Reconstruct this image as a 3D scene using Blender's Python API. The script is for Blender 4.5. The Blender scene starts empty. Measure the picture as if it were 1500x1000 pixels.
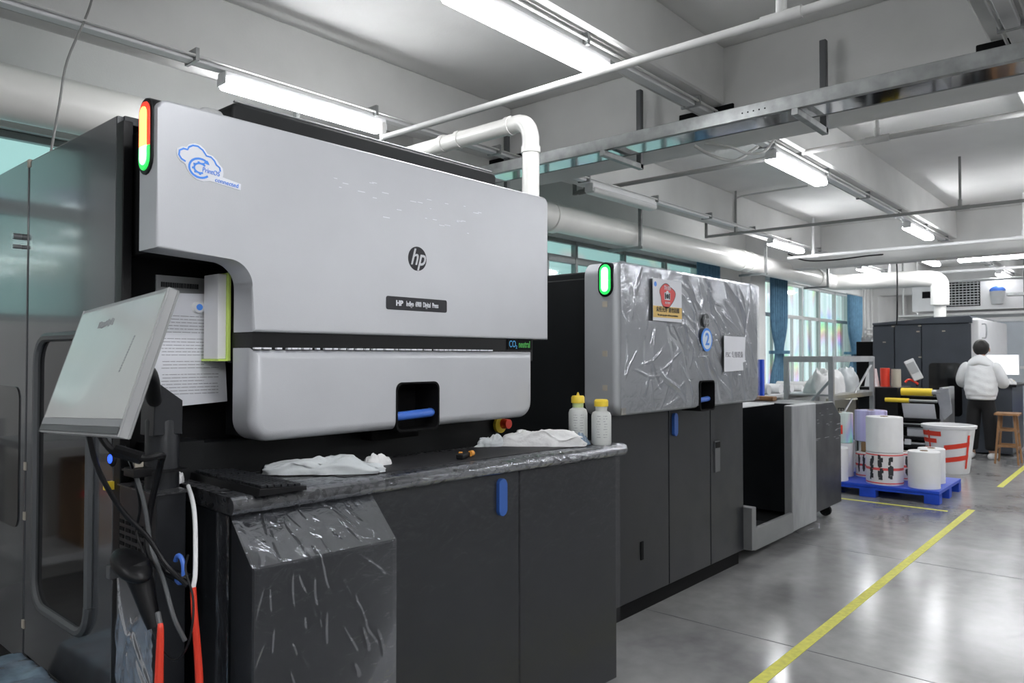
import bpy, bmesh, math, random
from mathutils import Vector, Matrix, noise
random.seed(7)
SC = bpy.context.scene
COL = SC.collection
PI = math.pi

# ---------------------------------------------------------------- camera, world, exposure
cam_d = bpy.data.cameras.new('camera'); cam = bpy.data.objects.new('camera', cam_d); COL.objects.link(cam)
cam.location = (0, 0, 1.47)
cam.rotation_euler = (math.radians(90 + 1.156), 0, math.radians(41.1 - 90))
cam_d.sensor_width = 36; cam_d.lens = 36 * 1090 / 1500; cam_d.clip_start = 0.05
cam_d.dof.use_dof = True; cam_d.dof.focus_distance = 3.0; cam_d.dof.aperture_fstop = 6.3
SC.camera = cam
W = bpy.data.worlds.new('world'); SC.world = W; W.use_nodes = True
wbg = W.node_tree.nodes['Background']; wbg.inputs[0].default_value = (0.78, 0.93, 0.97, 1); wbg.inputs[1].default_value = 1.3
SC.view_settings.view_transform = 'Standard'; SC.view_settings.look = 'None'
SC.view_settings.exposure = 0.0; SC.view_settings.gamma = 1
SC.view_settings.use_curve_mapping = False
try:
    SC.cycles.use_denoising = True; SC.cycles.max_bounces = 8; SC.cycles.diffuse_bounces = 5
    SC.cycles.glossy_bounces = 4; SC.cycles.transparent_max_bounces = 12
    SC.cycles.caustics_reflective = False; SC.cycles.caustics_refractive = False
    SC.cycles.sample_clamp_indirect = 6
except Exception: pass
LAMP = 45.0

# ---------------------------------------------------------------- materials
def nd(nt, t, **kw):
    n = nt.nodes.new(t)
    for k, v in kw.items():
        if hasattr(n, k): setattr(n, k, v)
        else: n.inputs[k.replace('_', ' ')].default_value = v
    return n
def ramp(nt, fac, stops):
    r = nt.nodes.new('ShaderNodeValToRGB'); e = r.color_ramp.elements
    while len(e) < len(stops): e.new(0.5)
    for i, (p, c) in enumerate(stops):
        e[i].position = p; e[i].color = (c[0], c[1], c[2], 1)
    nt.links.new(fac, r.inputs[0]); return r.outputs[0]
def mat(name, col, rough=0.5, metal=0.0, var=0.0, vs=6.0, bump=0.0, bs=60.0, coat=0.0, emit=None, es=0.0,
        trans=0.0, spec=0.5, rvar=0.0, stretch=(1, 1, 1), coat_r=0.08):
    m = bpy.data.materials.new(name); m.use_nodes = True; nt = m.node_tree; b = nt.nodes['Principled BSDF']
    b.inputs['Base Color'].default_value = (*col, 1); b.inputs['Roughness'].default_value = rough
    b.inputs['Metallic'].default_value = metal; b.inputs['Specular IOR Level'].default_value = spec
    if coat: b.inputs['Coat Weight'].default_value = coat; b.inputs['Coat Roughness'].default_value = coat_r
    if trans: b.inputs['Transmission Weight'].default_value = trans
    if emit: b.inputs['Emission Color'].default_value = (*emit, 1); b.inputs['Emission Strength'].default_value = es
    tc = nt.nodes.new('ShaderNodeTexCoord'); mp = nt.nodes.new('ShaderNodeMapping'); mp.inputs['Scale'].default_value = stretch
    nt.links.new(tc.outputs['Object'], mp.inputs[0])
    n = nd(nt, 'ShaderNodeTexNoise', Scale=vs, Detail=4.0); nt.links.new(mp.outputs[0], n.inputs['Vector'])
    v = max(var, 0.03)
    c = ramp(nt, n.outputs[0], [(0.3, [x * (1 - v) for x in col]), (0.7, [min(1, x * (1 + v)) for x in col])])
    nt.links.new(c, b.inputs['Base Color'])
    if rvar:
        mr = nd(nt, 'ShaderNodeMapRange'); mr.inputs[1].default_value = .3; mr.inputs[2].default_value = .7
        mr.inputs[3].default_value = max(0, rough - rvar); mr.inputs[4].default_value = rough + rvar
        nt.links.new(n.outputs[0], mr.inputs[0]); nt.links.new(mr.outputs[0], b.inputs['Roughness'])
    if bump:
        n2 = nd(nt, 'ShaderNodeTexNoise', Scale=bs, Detail=3.0); nt.links.new(mp.outputs[0], n2.inputs['Vector'])
        bp = nd(nt, 'ShaderNodeBump', Strength=bump, Distance=0.01); nt.links.new(n2.outputs[0], bp.inputs['Height'])
        nt.links.new(bp.outputs[0], b.inputs['Normal'])
    return m
M = {}
M['silver'] = mat('silver paint', (.56, .57, .60), .36, .30, .04, 3, .05, 300)
M['silver2'] = mat('silver paint dull', (.40, .415, .435), .4, .3, .05, 3, .05, 300)
M['black'] = mat('black plastic', (.004, .004, .005), .42, bump=.03, spec=.3)
M['matte'] = mat('matte black', (.003, .003, .0035), .8, spec=.2)
M['slabp'] = mat('scuffed silver panel', (.30, .31, .32), .42, .3, .22, 5, .5, 14, stretch=(1, 1, .35))
M['grey2'] = mat('monitor casing grey', (.33, .335, .34), .4)
M['dsilver'] = mat('dull silver paint', (.20, .205, .21), .5, .3, .08, 6)
M['dark'] = mat('charcoal paint', (.017, .0185, .022), .36, .1, .15, 5, .04, 250, rvar=.08, spec=.4)
M['gloss'] = mat('glossy charcoal paint', (.068, .073, .080), .17, .0, .10, 2, .015, 40, coat=.35, coat_r=.06, spec=.5)
M['navy'] = mat('blue black paint', (.05, .058, .073), .45, .1, .1, 3)
M['blk_body'] = mat('black press body', (.006, .007, .008), .5, 0, .2, 4, .04, 200, spec=.3)
M['glassd'] = mat('dark glass', (.006, .006, .007), .06, spec=.8)
M['gasket'] = mat('grey rubber', (.09, .095, .1), .45)
M['white'] = mat('white plastic', (.78, .78, .79), .4, var=.03)
M['pvc'] = mat('white pvc pipe', (.80, .79, .76), .28, var=.05, vs=2)
M['paper'] = mat('paper', (.80, .81, .86), .7, var=.02)
M['ink'] = mat('grey ink', (.32, .32, .35), .8)
M['inkd'] = mat('black ink', (.03, .03, .035), .7)
M['blue'] = mat('blue plastic', (.06, .17, .62), .35, var=.05)
M['latch'] = mat('blue latch plastic', (.03, .10, .36), .4, var=.08)
M['bluepal'] = mat('pallet blue', (.01, .06, .50), .45, var=.12, vs=9)
M['stblue'] = mat('sticker blue', (.07, .28, .85), .5)
M['ltblue'] = mat('sticker pale blue', (.70, .80, .93), .5)
M['yellow'] = mat('yellow cap', (.85, .62, .05), .4, var=.04)
M['yel2'] = mat('yellow paint', (.62, .60, .10), .6, var=.15, vs=30)
M['lime'] = mat('lime edge', (.62, .80, .18), .5)
M['red'] = mat('red plastic', (.72, .045, .02), .4, var=.06)
M['redp'] = mat('poster red', (.72, .08, .08), .55)
M['yelp'] = mat('poster yellow', (.80, .55, .18), .6)
M['green'] = mat('green print', (.08, .42, .08), .6)
M['cyan'] = mat('cyan print', (.10, .45, .85), .6)
M['galv'] = mat('galvanised steel', (.30, .31, .31), .4, .6, .2, 14)
M['steel'] = mat('steel', (.45, .46, .47), .32, .8, .1, 8)
M['mirror'] = mat('polished steel', (.62, .63, .64), .07, 1.0, .05, 3, .02, 8)
M['paintp'] = mat('painted pipe', (.62, .62, .61), .45, var=.06)
M['pipeg'] = mat('grey painted pipe', (.26, .26, .255), .5, var=.08)
M['wall'] = mat('wall plaster', (.74, .74, .73), .85, var=.06, vs=1.5, bump=.1, bs=90)
M['ceil'] = mat('ceiling plaster', (.74, .74, .73), .9, var=.07, vs=1.2, bump=.1, bs=70)
M['beam'] = mat('beam plaster', (.70, .70, .69), .9, var=.08, vs=1.6, bump=.1, bs=70)
M['alu'] = mat('window aluminium', (.28, .29, .29), .4, .4, .08)
M['curtain'] = mat('blue curtain', (.10, .215, .32), .85, var=.2, vs=12)
M['wood'] = mat('wood', (.27, .14, .06), .5, var=.3, vs=9, stretch=(1, 1, .15))
M['card'] = mat('cardboard', (.30, .17, .08), .8, var=.1)
M['worktop'] = mat('dark laminate', (.045, .046, .05), .3, 0, .3, 40, .05, 120, rvar=.12)
M['mat'] = mat('black mat', (.018, .018, .02), .6, var=.2, vs=50, bump=.1, bs=400)
M['cloth'] = mat('white cloth', (.80, .80, .80), .9, bump=.3, bs=60)
M['bag'] = mat('translucent white bag', (.78, .82, .84), .35, trans=.25, bump=.3, bs=30)
M['hoodie'] = mat('white hoodie fabric', (.76, .77, .78), .9, bump=.3, bs=70)
M['trous'] = mat('black trousers', (.008, .008, .009), .85, bump=.2, bs=90)
M['hair'] = mat('black hair', (.008, .007, .007), .5, bump=.6, bs=120)
M['skin'] = mat('skin', (.55, .34, .25), .5)
M['bottle'] = mat('translucent bottle', (.72, .74, .72), .3, trans=.15, var=.03)
M['bottle2'] = mat('greenish neck', (.60, .72, .35), .35, trans=.1)
M['orange'] = mat('orange plastic', (.85, .36, .06), .4)
M['beige'] = mat('beige roll', (.45, .41, .34), .6)
M['grey'] = mat('grey plastic', (.30, .31, .32), .5)
M['lgrey'] = mat('light grey plastic', (.55, .56, .57), .45)
M['core'] = mat('cardboard core', (.25, .15, .07), .8)
M['bluefilm'] = mat('blue grey wrap', (.16, .22, .29), .22, 0, .35, 9, .5, 16, coat=.4)
M['lamp'] = mat('lit diffuser', (.9, .9, .9), .5, emit=(.97, .98, 1.0), es=LAMP)
M['offlamp'] = mat('unlit diffuser', (.62, .62, .62), .3)
M['screen3'] = mat('lit monitor screen', (.9, .9, .9), .3, emit=(.95, .96, 1), es=1.25)
M['redlens'] = mat('red lens', (.8, .05, .03), .3, emit=(1, .05, .02), es=.9)
M['redcore'] = mat('amber core', (.9, .6, .2), .3, emit=(1, .55, .12), es=2.2)
M['grnlens'] = mat('green lens', (.05, .6, .15), .3, emit=(.02, .75, .10), es=.9)
M['grncore'] = mat('green core', (.6, .9, .7), .3, emit=(.35, 1, .50), es=2.2)
M['blueled'] = mat('blue led', (.05, .1, .9), .3, emit=(.03, .12, 1), es=1.5)
M['printed'] = mat('printed roll', (.72, .70, .71), .5)

def film_mat(name, g=.22, rough=.16, fm=.5, col=(.9, .93, 1), haze=.0, bumps=0.0, bscale=14):
    m = bpy.data.materials.new(name); m.use_nodes = True; nt = m.node_tree; nt.nodes.clear()
    o = nt.nodes.new('ShaderNodeOutputMaterial'); t = nt.nodes.new('ShaderNodeBsdfTransparent')
    gl = nt.nodes.new('ShaderNodeBsdfGlossy'); gl.inputs[0].default_value = (*col, 1); gl.inputs['Roughness'].default_value = rough
    df = nt.nodes.new('ShaderNodeBsdfDiffuse'); df.inputs[0].default_value = (.8, .82, .85, 1)
    mx = nt.nodes.new('ShaderNodeMixShader'); mx2 = nt.nodes.new('ShaderNodeMixShader')
    lw = nt.nodes.new('ShaderNodeLayerWeight'); lw.inputs[0].default_value = .35
    ma = nd(nt, 'ShaderNodeMath', operation='MULTIPLY_ADD'); ma.inputs[1].default_value = fm; ma.inputs[2].default_value = g
    nt.links.new(lw.outputs['Fresnel'], ma.inputs[0]); nt.links.new(ma.outputs[0], mx.inputs[0])
    nt.links.new(t.outputs[0], mx.inputs[1]); nt.links.new(gl.outputs[0], mx.inputs[2])
    mx2.inputs[0].default_value = haze
    nt.links.new(mx.outputs[0], mx2.inputs[1]); nt.links.new(df.outputs[0], mx2.inputs[2]); nt.links.new(mx2.outputs[0], o.inputs[0])
    if bumps:
        tc = nt.nodes.new('ShaderNodeTexCoord')
        n2 = nd(nt, 'ShaderNodeTexNoise', Scale=bscale, Detail=5.0, Distortion=1.2); nt.links.new(tc.outputs['Object'], n2.inputs['Vector'])
        bp = nd(nt, 'ShaderNodeBump', Strength=bumps, Distance=0.02); nt.links.new(n2.outputs[0], bp.inputs['Height'])
        nt.links.new(bp.outputs[0], gl.inputs['Normal'])
    return m
M['film'] = film_mat('clear plastic film', .27, .12, haze=.03, bumps=.12)
M['film2'] = film_mat('clear plastic film on desk', .02, .12, .28, haze=.006, bumps=.3, bscale=22)

def floor_mat():
    m = mat('polished grey floor', (.21, .21, .21), .16, 0, .2, .6); nt = m.node_tree; b = nt.nodes['Principled BSDF']
    tc = nt.nodes.new('ShaderNodeTexCoord')
    a = nd(nt, 'ShaderNodeTexNoise', Scale=.9, Detail=8.0, Distortion=.8); c = nd(nt, 'ShaderNodeTexNoise', Scale=9.0, Detail=6.0)
    for q in (a, c): nt.links.new(tc.outputs['Object'], q.inputs['Vector'])
    mx = nd(nt, 'ShaderNodeMath', operation='MULTIPLY_ADD'); mx.inputs[1].default_value = .3
    nt.links.new(c.outputs[0], mx.inputs[0]); nt.links.new(a.outputs[0], mx.inputs[2])
    nt.links.new(ramp(nt, mx.outputs[0], [(.35, (.125, .125, .128)), (.6, (.23, .23, .23)), (.95, (.37, .37, .365))]), b.inputs['Base Color'])
    mr = nd(nt, 'ShaderNodeMapRange'); mr.inputs[1].default_value = .4; mr.inputs[2].default_value = .95
    mr.inputs[3].default_value = .13; mr.inputs[4].default_value = .26
    nt.links.new(mx.outputs[0], mr.inputs[0]); nt.links.new(mr.outputs[0], b.inputs['Roughness'])
    bp = nd(nt, 'ShaderNodeBump', Strength=.06, Distance=.02); nt.links.new(a.outputs[0], bp.inputs['Height']); nt.links.new(bp.outputs[0], b.inputs['Normal'])
    b.inputs['Specular IOR Level'].default_value = .8
    return m
M['floor'] = floor_mat()

def holo(name, base, stripe=9.0, amt=.5, rough=.3, glass=False, zs=.6, hsat=.65, lo=.55):
    """iridescent film: vertical stripes in pale tones with patches of spectrum"""
    m = bpy.data.materials.new(name); m.use_nodes = True; nt = m.node_tree; b = nt.nodes['Principled BSDF']
    tc = nt.nodes.new('ShaderNodeTexCoord'); sp = nt.nodes.new('ShaderNodeSeparateXYZ'); nt.links.new(tc.outputs['Object'], sp.inputs[0])
    mp = nt.nodes.new('ShaderNodeMapping'); mp.inputs['Scale'].default_value = (stripe, stripe, .05); nt.links.new(tc.outputs['Object'], mp.inputs[0])
    n = nd(nt, 'ShaderNodeTexNoise', Scale=1.0, Detail=3.0); nt.links.new(mp.outputs[0], n.inputs['Vector'])
    st = ramp(nt, n.outputs[0], [(.3, [x * lo for x in base]), (.45, base), (.55, [min(1, x * 1.15) for x in base]), (.68, (base[0] * (lo + .1), base[1] * .9, base[2] * .9))])
    mp2 = nt.nodes.new('ShaderNodeMapping'); mp2.inputs['Scale'].default_value = (1.4, 1.4, zs); nt.links.new(tc.outputs['Object'], mp2.inputs[0])
    n2 = nd(nt, 'ShaderNodeTexNoise', Scale=1.0, Detail=1.0); nt.links.new(mp2.outputs[0], n2.inputs['Vector'])
    hs = nt.nodes.new('ShaderNodeCombineColor'); hs.mode = 'HSV'
    ad = nd(nt, 'ShaderNodeMath', operation='MULTIPLY_ADD'); ad.inputs[1].default_value = 1.3
    nt.links.new(sp.outputs[2], ad.inputs[0]); nt.links.new(n.outputs[0], ad.inputs[2])
    fr = nd(nt, 'ShaderNodeMath', operation='FRACT'); nt.links.new(ad.outputs[0], fr.inputs[0])
    nt.links.new(fr.outputs[0], hs.inputs[0]); hs.inputs[1].default_value = hsat; hs.inputs[2].default_value = .95
    fac = nd(nt, 'ShaderNodeMapRange'); fac.inputs[1].default_value = .52; fac.inputs[2].default_value = .66; fac.inputs[4].default_value = amt
    nt.links.new(n2.outputs[0], fac.inputs[0])
    mx = nt.nodes.new('ShaderNodeMix'); mx.data_type = 'RGBA'
    nt.links.new(fac.outputs[0], mx.inputs[0]); nt.links.new(st, mx.inputs[6]); nt.links.new(hs.outputs[0], mx.inputs[7])
    col = mx.outputs[2]
    if glass:
        o = [x for x in nt.nodes if x.type == 'OUTPUT_MATERIAL'][0]
        t = nt.nodes.new('ShaderNodeBsdfTransparent'); nt.links.new(col, t.inputs[0])
        g = nt.nodes.new('ShaderNodeBsdfGlossy'); g.inputs['Roughness'].default_value = .05
        ms = nt.nodes.new('ShaderNodeMixShader'); ms.inputs[0].default_value = .12
        nt.links.new(t.outputs[0], ms.inputs[1]); nt.links.new(g.outputs[0], ms.inputs[2]); nt.links.new(ms.outputs[0], o.inputs[0])
    else:
        nt.links.new(col, b.inputs['Base Color']); b.inputs['Roughness'].default_value = rough; b.inputs['Metallic'].default_value = .3
    return m
M['pane'] = holo('tinted window pane', (.76, .92, .89), .02, .30, glass=True, zs=3.0, hsat=.35)
M['pane_h'] = holo('window pane with iridescent film', (.86, .92, .90), 2.6, .55, glass=True, hsat=.5, lo=.72)
M['holo1'] = holo('iridescent green foil', (.55, .62, .60), 7, .9)
M['holo2'] = holo('iridescent violet foil', (.55, .52, .80), 9, .25)

# ---------------------------------------------------------------- mesh builder
LOCAL = set()
def root_of(o):
    while o.parent: o = o.parent
    return o
class MB:
    def __init__(s): s.bm = bmesh.new(); s.wn = False
    def _bev(s, vs, w, seg=2):
        if w > 0:
            s.wn = True
            es = list({e for v in vs for e in v.link_edges})
            bmesh.ops.bevel(s.bm, geom=es, offset=w, segments=seg, affect='EDGES', profile=.5)
    def box(s, x0, x1, y0, y1, z0, z1, bev=0, seg=2, rot=0, piv=None):
        r = bmesh.ops.create_cube(s.bm, size=1)
        c = Vector(((x0 + x1) / 2, (y0 + y1) / 2, (z0 + z1) / 2))
        for v in r['verts']:
            v.co = Vector((v.co.x * (x1 - x0), v.co.y * (y1 - y0), v.co.z * (z1 - z0)))
            if rot and piv is None: v.co = Matrix.Rotation(rot, 3, 'Z') @ v.co
            v.co += c
        s._bev(r['verts'], bev, seg); return s
    def obox(s, c, size, R, bev=0):
        r = bmesh.ops.create_cube(s.bm, size=1)
        for v in r['verts']: v.co = Vector(c) + R @ Vector((v.co.x * size[0], v.co.y * size[1], v.co.z * size[2]))
        s._bev(r['verts'], bev); return s
    def cyl(s, p0, p1, r0, r1=None, n=20, caps=True):
        r1 = r0 if r1 is None else r1; p0 = Vector(p0); p1 = Vector(p1); d = p1 - p0
        q = d.to_track_quat('Z', 'Y').to_matrix()
        a = []; b = []
        for i in range(n):
            t = 2 * PI * i / n; u = Vector((math.cos(t), math.sin(t), 0))
            a.append(s.bm.verts.new(p0 + q @ (u * r0))); b.append(s.bm.verts.new(p1 + q @ (u * r1)))
        for i in range(n): s.bm.faces.new((a[i], a[(i + 1) % n], b[(i + 1) % n], b[i]))
        if caps: s.bm.faces.new(a[::-1]); s.bm.faces.new(b)
        return s
    def tube(s, pts, r, n=8, smooth=6, rr=None):
        P = [Vector(p) for p in pts]
        if smooth > 1 and len(P) > 2:
            Q = []
            E = [P[0] * 2 - P[1]] + P + [P[-1] * 2 - P[-2]]
            for i in range(1, len(E) - 2):
                for k in range(smooth):
                    t = k / smooth; a, b, c, d = E[i - 1:i + 3]
                    Q.append(.5 * ((2 * b) + (c - a) * t + (2 * a - 5 * b + 4 * c - d) * t * t + (3 * b - a - 3 * c + d) * t ** 3))
            Q.append(P[-1]); P = Q
        rings = []; up = Vector((0.13, .21, 1)).normalized()
        for i, p in enumerate(P):
            d = (P[min(i + 1, len(P) - 1)] - P[max(i - 1, 0)]).normalized()
            x = up - d * up.dot(d)
            if x.length < 1e-4: x = Vector((1, 0, 0)) - d * d.x
            x.normalize(); y = d.cross(x); up = x
            R = r if rr is None else r + (rr - r) * i / (len(P) - 1)
            rings.append([s.bm.verts.new(p + (x * math.cos(2 * PI * k / n) + y * math.sin(2 * PI * k / n)) * R) for k in range(n)])
        for a, b in zip(rings, rings[1:]):
            for k in range(n): s.bm.faces.new((a[k], a[(k + 1) % n], b[(k + 1) % n], b[k]))
        s.bm.faces.new(rings[0][::-1]); s.bm.faces.new(rings[-1]); return s
    def lathe(s, prof, c, n=28):
        c = Vector(c); rings = []
        for r, z in prof: rings.append([s.bm.verts.new(c + Vector((r * math.cos(2 * PI * k / n), r * math.sin(2 * PI * k / n), z))) for k in range(n)])
        for a, b in zip(rings, rings[1:]):
            for k in range(n): s.bm.faces.new((a[k], a[(k + 1) % n], b[(k + 1) % n], b[k]))
        if prof[0][0] > 0: s.bm.faces.new(rings[0][::-1])
        if prof[-1][0] > 0: s.bm.faces.new(rings[-1])
        return s
    def prism(s, pts, ax, d0, d1, bev=0, seg=3):
        """polygon extruded along ax; bevel on the d0 outline"""
        def p3(u, v, d): return {'Y': (u, d, v), 'X': (d, u, v), 'Z': (u, v, d)}[ax]
        a = [s.bm.verts.new(p3(u, v, d0)) for u, v in pts]; b = [s.bm.verts.new(p3(u, v, d1)) for u, v in pts]
        n = len(pts); f0 = s.bm.faces.new(a); s.bm.faces.new(b[::-1])
        for i in range(n): s.bm.faces.new((a[i], b[i], b[(i + 1) % n], a[(i + 1) % n]))
        if bev: s.wn = True; bmesh.ops.bevel(s.bm, geom=list(f0.edges), offset=bev, segments=seg, affect='EDGES', profile=.5)
        return s
    def slab(s, x0, x1, z0, z1, r, y0, y1, b, seg=6, which=(1, 1, 1, 1)):
        """rounded plate facing -Y whose front edge is rolled over with radius b"""
        rings = [rrect(x0, x1, z0, z1, r, 8, which)]; ys = [y1]
        for k in range(seg + 1):
            t = k / seg * PI / 2; d = b * (1 - math.cos(t)); rings.append(rrect(x0 + d, x1 - d, z0 + d, z1 - d, max(r - d, .002), 8, which)); ys.append(y0 + b * (1 - math.sin(t)))
        vs = [[s.bm.verts.new((p[0], y, p[1])) for p in q] for q, y in zip(rings, ys)]
        n = len(vs[0])
        for A, B in zip(vs, vs[1:]):
            for i in range(n): s.bm.faces.new((A[i], A[(i + 1) % n], B[(i + 1) % n], B[i]))
        s.bm.faces.new(vs[0]); s.bm.faces.new(vs[-1][::-1]); s.wn = True; return s
    def grid(s, fn, nu, nv, closed=False):
        vs = [[s.bm.verts.new(fn(i / nu, j / nv)) for j in range(nv + 1)] for i in range(nu + 1)]
        for i in range(nu):
            for j in range(nv): s.bm.faces.new((vs[i][j], vs[i + 1][j], vs[i + 1][j + 1], vs[i][j + 1]))
        return s
    def build(s, name, m, parent=None, label=None, kind=None, ang=35, noshift=False, flip=True):
        if flip: bmesh.ops.recalc_face_normals(s.bm, faces=s.bm.faces)
        me = bpy.data.meshes.new(name)
        if parent is not None:
            rt = root_of(parent)
            if rt.name not in LOCAL and not noshift:
                bmesh.ops.translate(s.bm, verts=s.bm.verts, vec=-rt.location)
        s.bm.to_mesh(me); s.bm.free()
        me.polygons.foreach_set('use_smooth', [True] * len(me.polygons)); me.set_sharp_from_angle(angle=math.radians(ang))
        o = bpy.data.objects.new(name, me); me.materials.append(M[m] if isinstance(m, str) else m); COL.objects.link(o)
        if s.wn: wm = o.modifiers.new('weighted_normal', 'WEIGHTED_NORMAL'); wm.keep_sharp = True
        if parent is not None: o.parent = parent
        if label: o['label'] = label
        if kind: o['kind'] = kind
        return o
def cut(o, mb):
    """real cut-out: subtract the builder's solid from mesh object o"""
    bmesh.ops.recalc_face_normals(mb.bm, faces=mb.bm.faces)
    bmesh.ops.translate(mb.bm, verts=mb.bm.verts, vec=-root_of(o).location)
    me = bpy.data.meshes.new('cutter'); mb.bm.to_mesh(me); mb.bm.free(); c = bpy.data.objects.new('cutter', me); COL.objects.link(c)
    c.parent = o.parent
    for m_ in list(o.modifiers): o.modifiers.remove(m_)
    bo = o.modifiers.new('b', 'BOOLEAN'); bo.object = c; bo.operation = 'DIFFERENCE'; bo.solver = 'EXACT'
    bpy.context.view_layer.update()
    dg = bpy.context.evaluated_depsgraph_get(); nm = bpy.data.meshes.new_from_object(o.evaluated_get(dg))
    o.modifiers.clear(); old = o.data; o.data = nm; nm.name = o.name; bpy.data.objects.remove(c)
    nm.polygons.foreach_set('use_smooth', [True] * len(nm.polygons)); nm.set_sharp_from_angle(angle=math.radians(30))
    wm = o.modifiers.new('weighted_normal', 'WEIGHTED_NORMAL'); wm.keep_sharp = True
def thing(name, label, cat, loc, group=None, rz=0, local=False):
    o = bpy.data.objects.new(name, None); COL.objects.link(o); o.location = loc; o.rotation_euler = (0, 0, rz)
    o.empty_display_size = .1
    o['label'] = label; o['category'] = cat
    if group: o['group'] = group
    if local: LOCAL.add(o.name)
    return o
def tag(o, label, cat, group=None, kind=None):
    o['label'] = label; o['category'] = cat
    if group: o['group'] = group
    if kind: o['kind'] = kind
    return o
def single(mb, name, m, label, cat, group=None, ang=35):
    """a thing that is one mesh; origin put at its base centre"""
    o = mb.build(name, m, ang=ang); me = o.data
    xs = [v.co for v in me.vertices]
    c = Vector(((min(v.x for v in xs) + max(v.x for v in xs)) / 2, (min(v.y for v in xs) + max(v.y for v in xs)) / 2, min(v.z for v in xs)))
    me.transform(Matrix.Translation(-c)); o.location = c
    return tag(o, label, cat, group)
def copy_tree(o, parent=None):
    c = o.copy(); COL.objects.link(c); c.parent = parent
    for ch in [x for x in o.children]: copy_tree(ch, c)
    return c
def rrect(x0, x1, z0, z1, r, n=5, which=(1, 1, 1, 1)):
    pts = []
    for (cx, cz, a0, w) in ((x0 + r, z0 + r, PI, which[0]), (x1 - r, z0 + r, 1.5 * PI, which[1]), (x1 - r, z1 - r, 0, which[2]), (x0 + r, z1 - r, .5 * PI, which[3])):
        if w:
            for k in range(n + 1):
                t = a0 + k / n * PI / 2; pts.append((cx + r * math.cos(t), cz + r * math.sin(t)))
        else:
            pts.append({PI: (x0, z0), 1.5 * PI: (x1, z0), 0: (x1, z1), .5 * PI: (x0, z1)}[a0])
    return pts
def arc(cx, cz, r, a0, a1, n=6):
    return [(cx + r * math.cos(math.radians(a0 + (a1 - a0) * k / n)), cz + r * math.sin(math.radians(a0 + (a1 - a0) * k / n))) for k in range(n + 1)]
def text(s, size, loc, rot, m, parent, name='lettering', ext=.0008, ax='CENTER', sx=1, shear=0, bold=0, kind=None):
    cu = bpy.data.curves.new(name, 'FONT'); cu.body = s; cu.size = size; cu.extrude = ext; cu.align_x = ax; cu.align_y = 'CENTER'; cu.shear = shear
    cu.offset = bold; cu.resolution_u = 3
    t = bpy.data.objects.new(name, cu); COL.objects.link(t)
    dg = bpy.context.evaluated_depsgraph_get(); me = bpy.data.meshes.new_from_object(t.evaluated_get(dg))
    bpy.data.objects.remove(t); bpy.data.curves.remove(cu)
    rt = root_of(parent); off = Vector((0, 0, 0)) if rt.name in LOCAL else rt.location
    R = rot if isinstance(rot, Matrix) else Matrix.Rotation(PI / 2, 4, 'X')
    me.transform(Matrix.Translation(Vector(loc) - off) @ R.to_4x4() @ Matrix.Diagonal((sx, 1, 1, 1)))
    me.materials.clear(); me.materials.append(M[m]); me.name = name
    o = bpy.data.objects.new(name, me); COL.objects.link(o); o.parent = parent
    return o

# ================================================================= ROOM
XW0, XW1, YW0, YW1, ZC = -5.0, 24.0, -7.5, 5.6, 3.65
def struct(mb, name, m, parent=None):
    o = mb.build(name, m, parent)
    if parent is None: o['kind'] = 'structure'
    return o
fl = struct(MB().box(XW0 - .2, XW1 + .2, YW0 - .2, YW1 + .25, -.1, 0), 'floor', 'floor')
MB().box(1.0, 8.3, 1.36, 1.42, .0, .0015).build('painted_line', 'yel2', fl)
MB().box(9.95, 14.0, 1.36, 1.42, .0, .0015).build('painted_line', 'yel2', fl)
MB().box(8.05, 8.10, 1.55, 3.0, .0, .0015).build('painted_line', 'yel2', fl)
ce = struct(MB().box(XW0 - .2, XW1 + .2, YW0 - .2, YW1 + .25, ZC, ZC + .15), 'ceiling', 'ceil')
for x in (-3.0, 4.9, 12.8, 20.6):
    MB().box(x, x + .34, YW0, YW1, 2.97 if x == 12.8 else 3.02, ZC, .012, 1).build('cross_beam', 'beam', ce)
xb = [XW0, -3.0, 4.9, 12.8, 20.6, XW1 + .34]
for y in (-5.3, -3.4, -1.4, .45, 2.29, 4.28):
    for a, b in zip(xb, xb[1:]):
        MB().box(a + .34, b, y, y + .26, 3.24, ZC, .012, 1).build('long_beam', 'beam', ce)
for y in (.47, 2.34, 4.24):      # dark boxes standing in for shade where long beams meet the cross beam
    MB().box(4.885, 4.91, y - .12, y + .30, 3.1, 3.235, .005, 1).build('joint_shade', 'matte', ce)
for x in (1.66, 3.80, 5.94, 8.2, 10.4, 12.6, 15.0): MB().box(x, x + .007, YW0, YW1, .0, .0008).build('floor_joint', 'gasket', fl)
wl = MB()
M['alu_bloom'] = mat('window frame paled for bloom', (.62, .63, .62), .4)  # far window's frame colour lightened to carry the bloom
wins = [(-.1, 3.45, 3, 2.45, .10, 'pane'), (5.45, 11.2, 5, 2.70, .09, 'pane'), (13.65, 18.9, 5, 2.28, .07, 'pane_h')]
wl.box(XW0 - .2, XW1 + .2, YW1, YW1 + .25, 0, .9); wl.box(XW0 - .2, XW1 + .2, YW1, YW1 + .25, 2.95, ZC); wl.box(-.1, 3.45, YW1, YW1 + .25, .9, 1.7)
xs = [XW0 - .2] + [v for w in wins for v in w[:2]] + [XW1 + .2]
for a, b in zip(xs[::2], xs[1::2]): wl.box(a, b, YW1, YW1 + .25, .9, 2.95)
wn = struct(wl, 'wall_left', 'wall')
for x in (-3.15, 4.75, 12.6, 20.45): MB().box(x, x + .64, 5.42, YW1 + .01, 0, 3.02, .01, 1).build('column', 'wall', wn)
struct(MB().box(XW1, XW1 + .2, YW0 - .2, YW1, 0, ZC), 'wall_far', 'wall')
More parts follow.
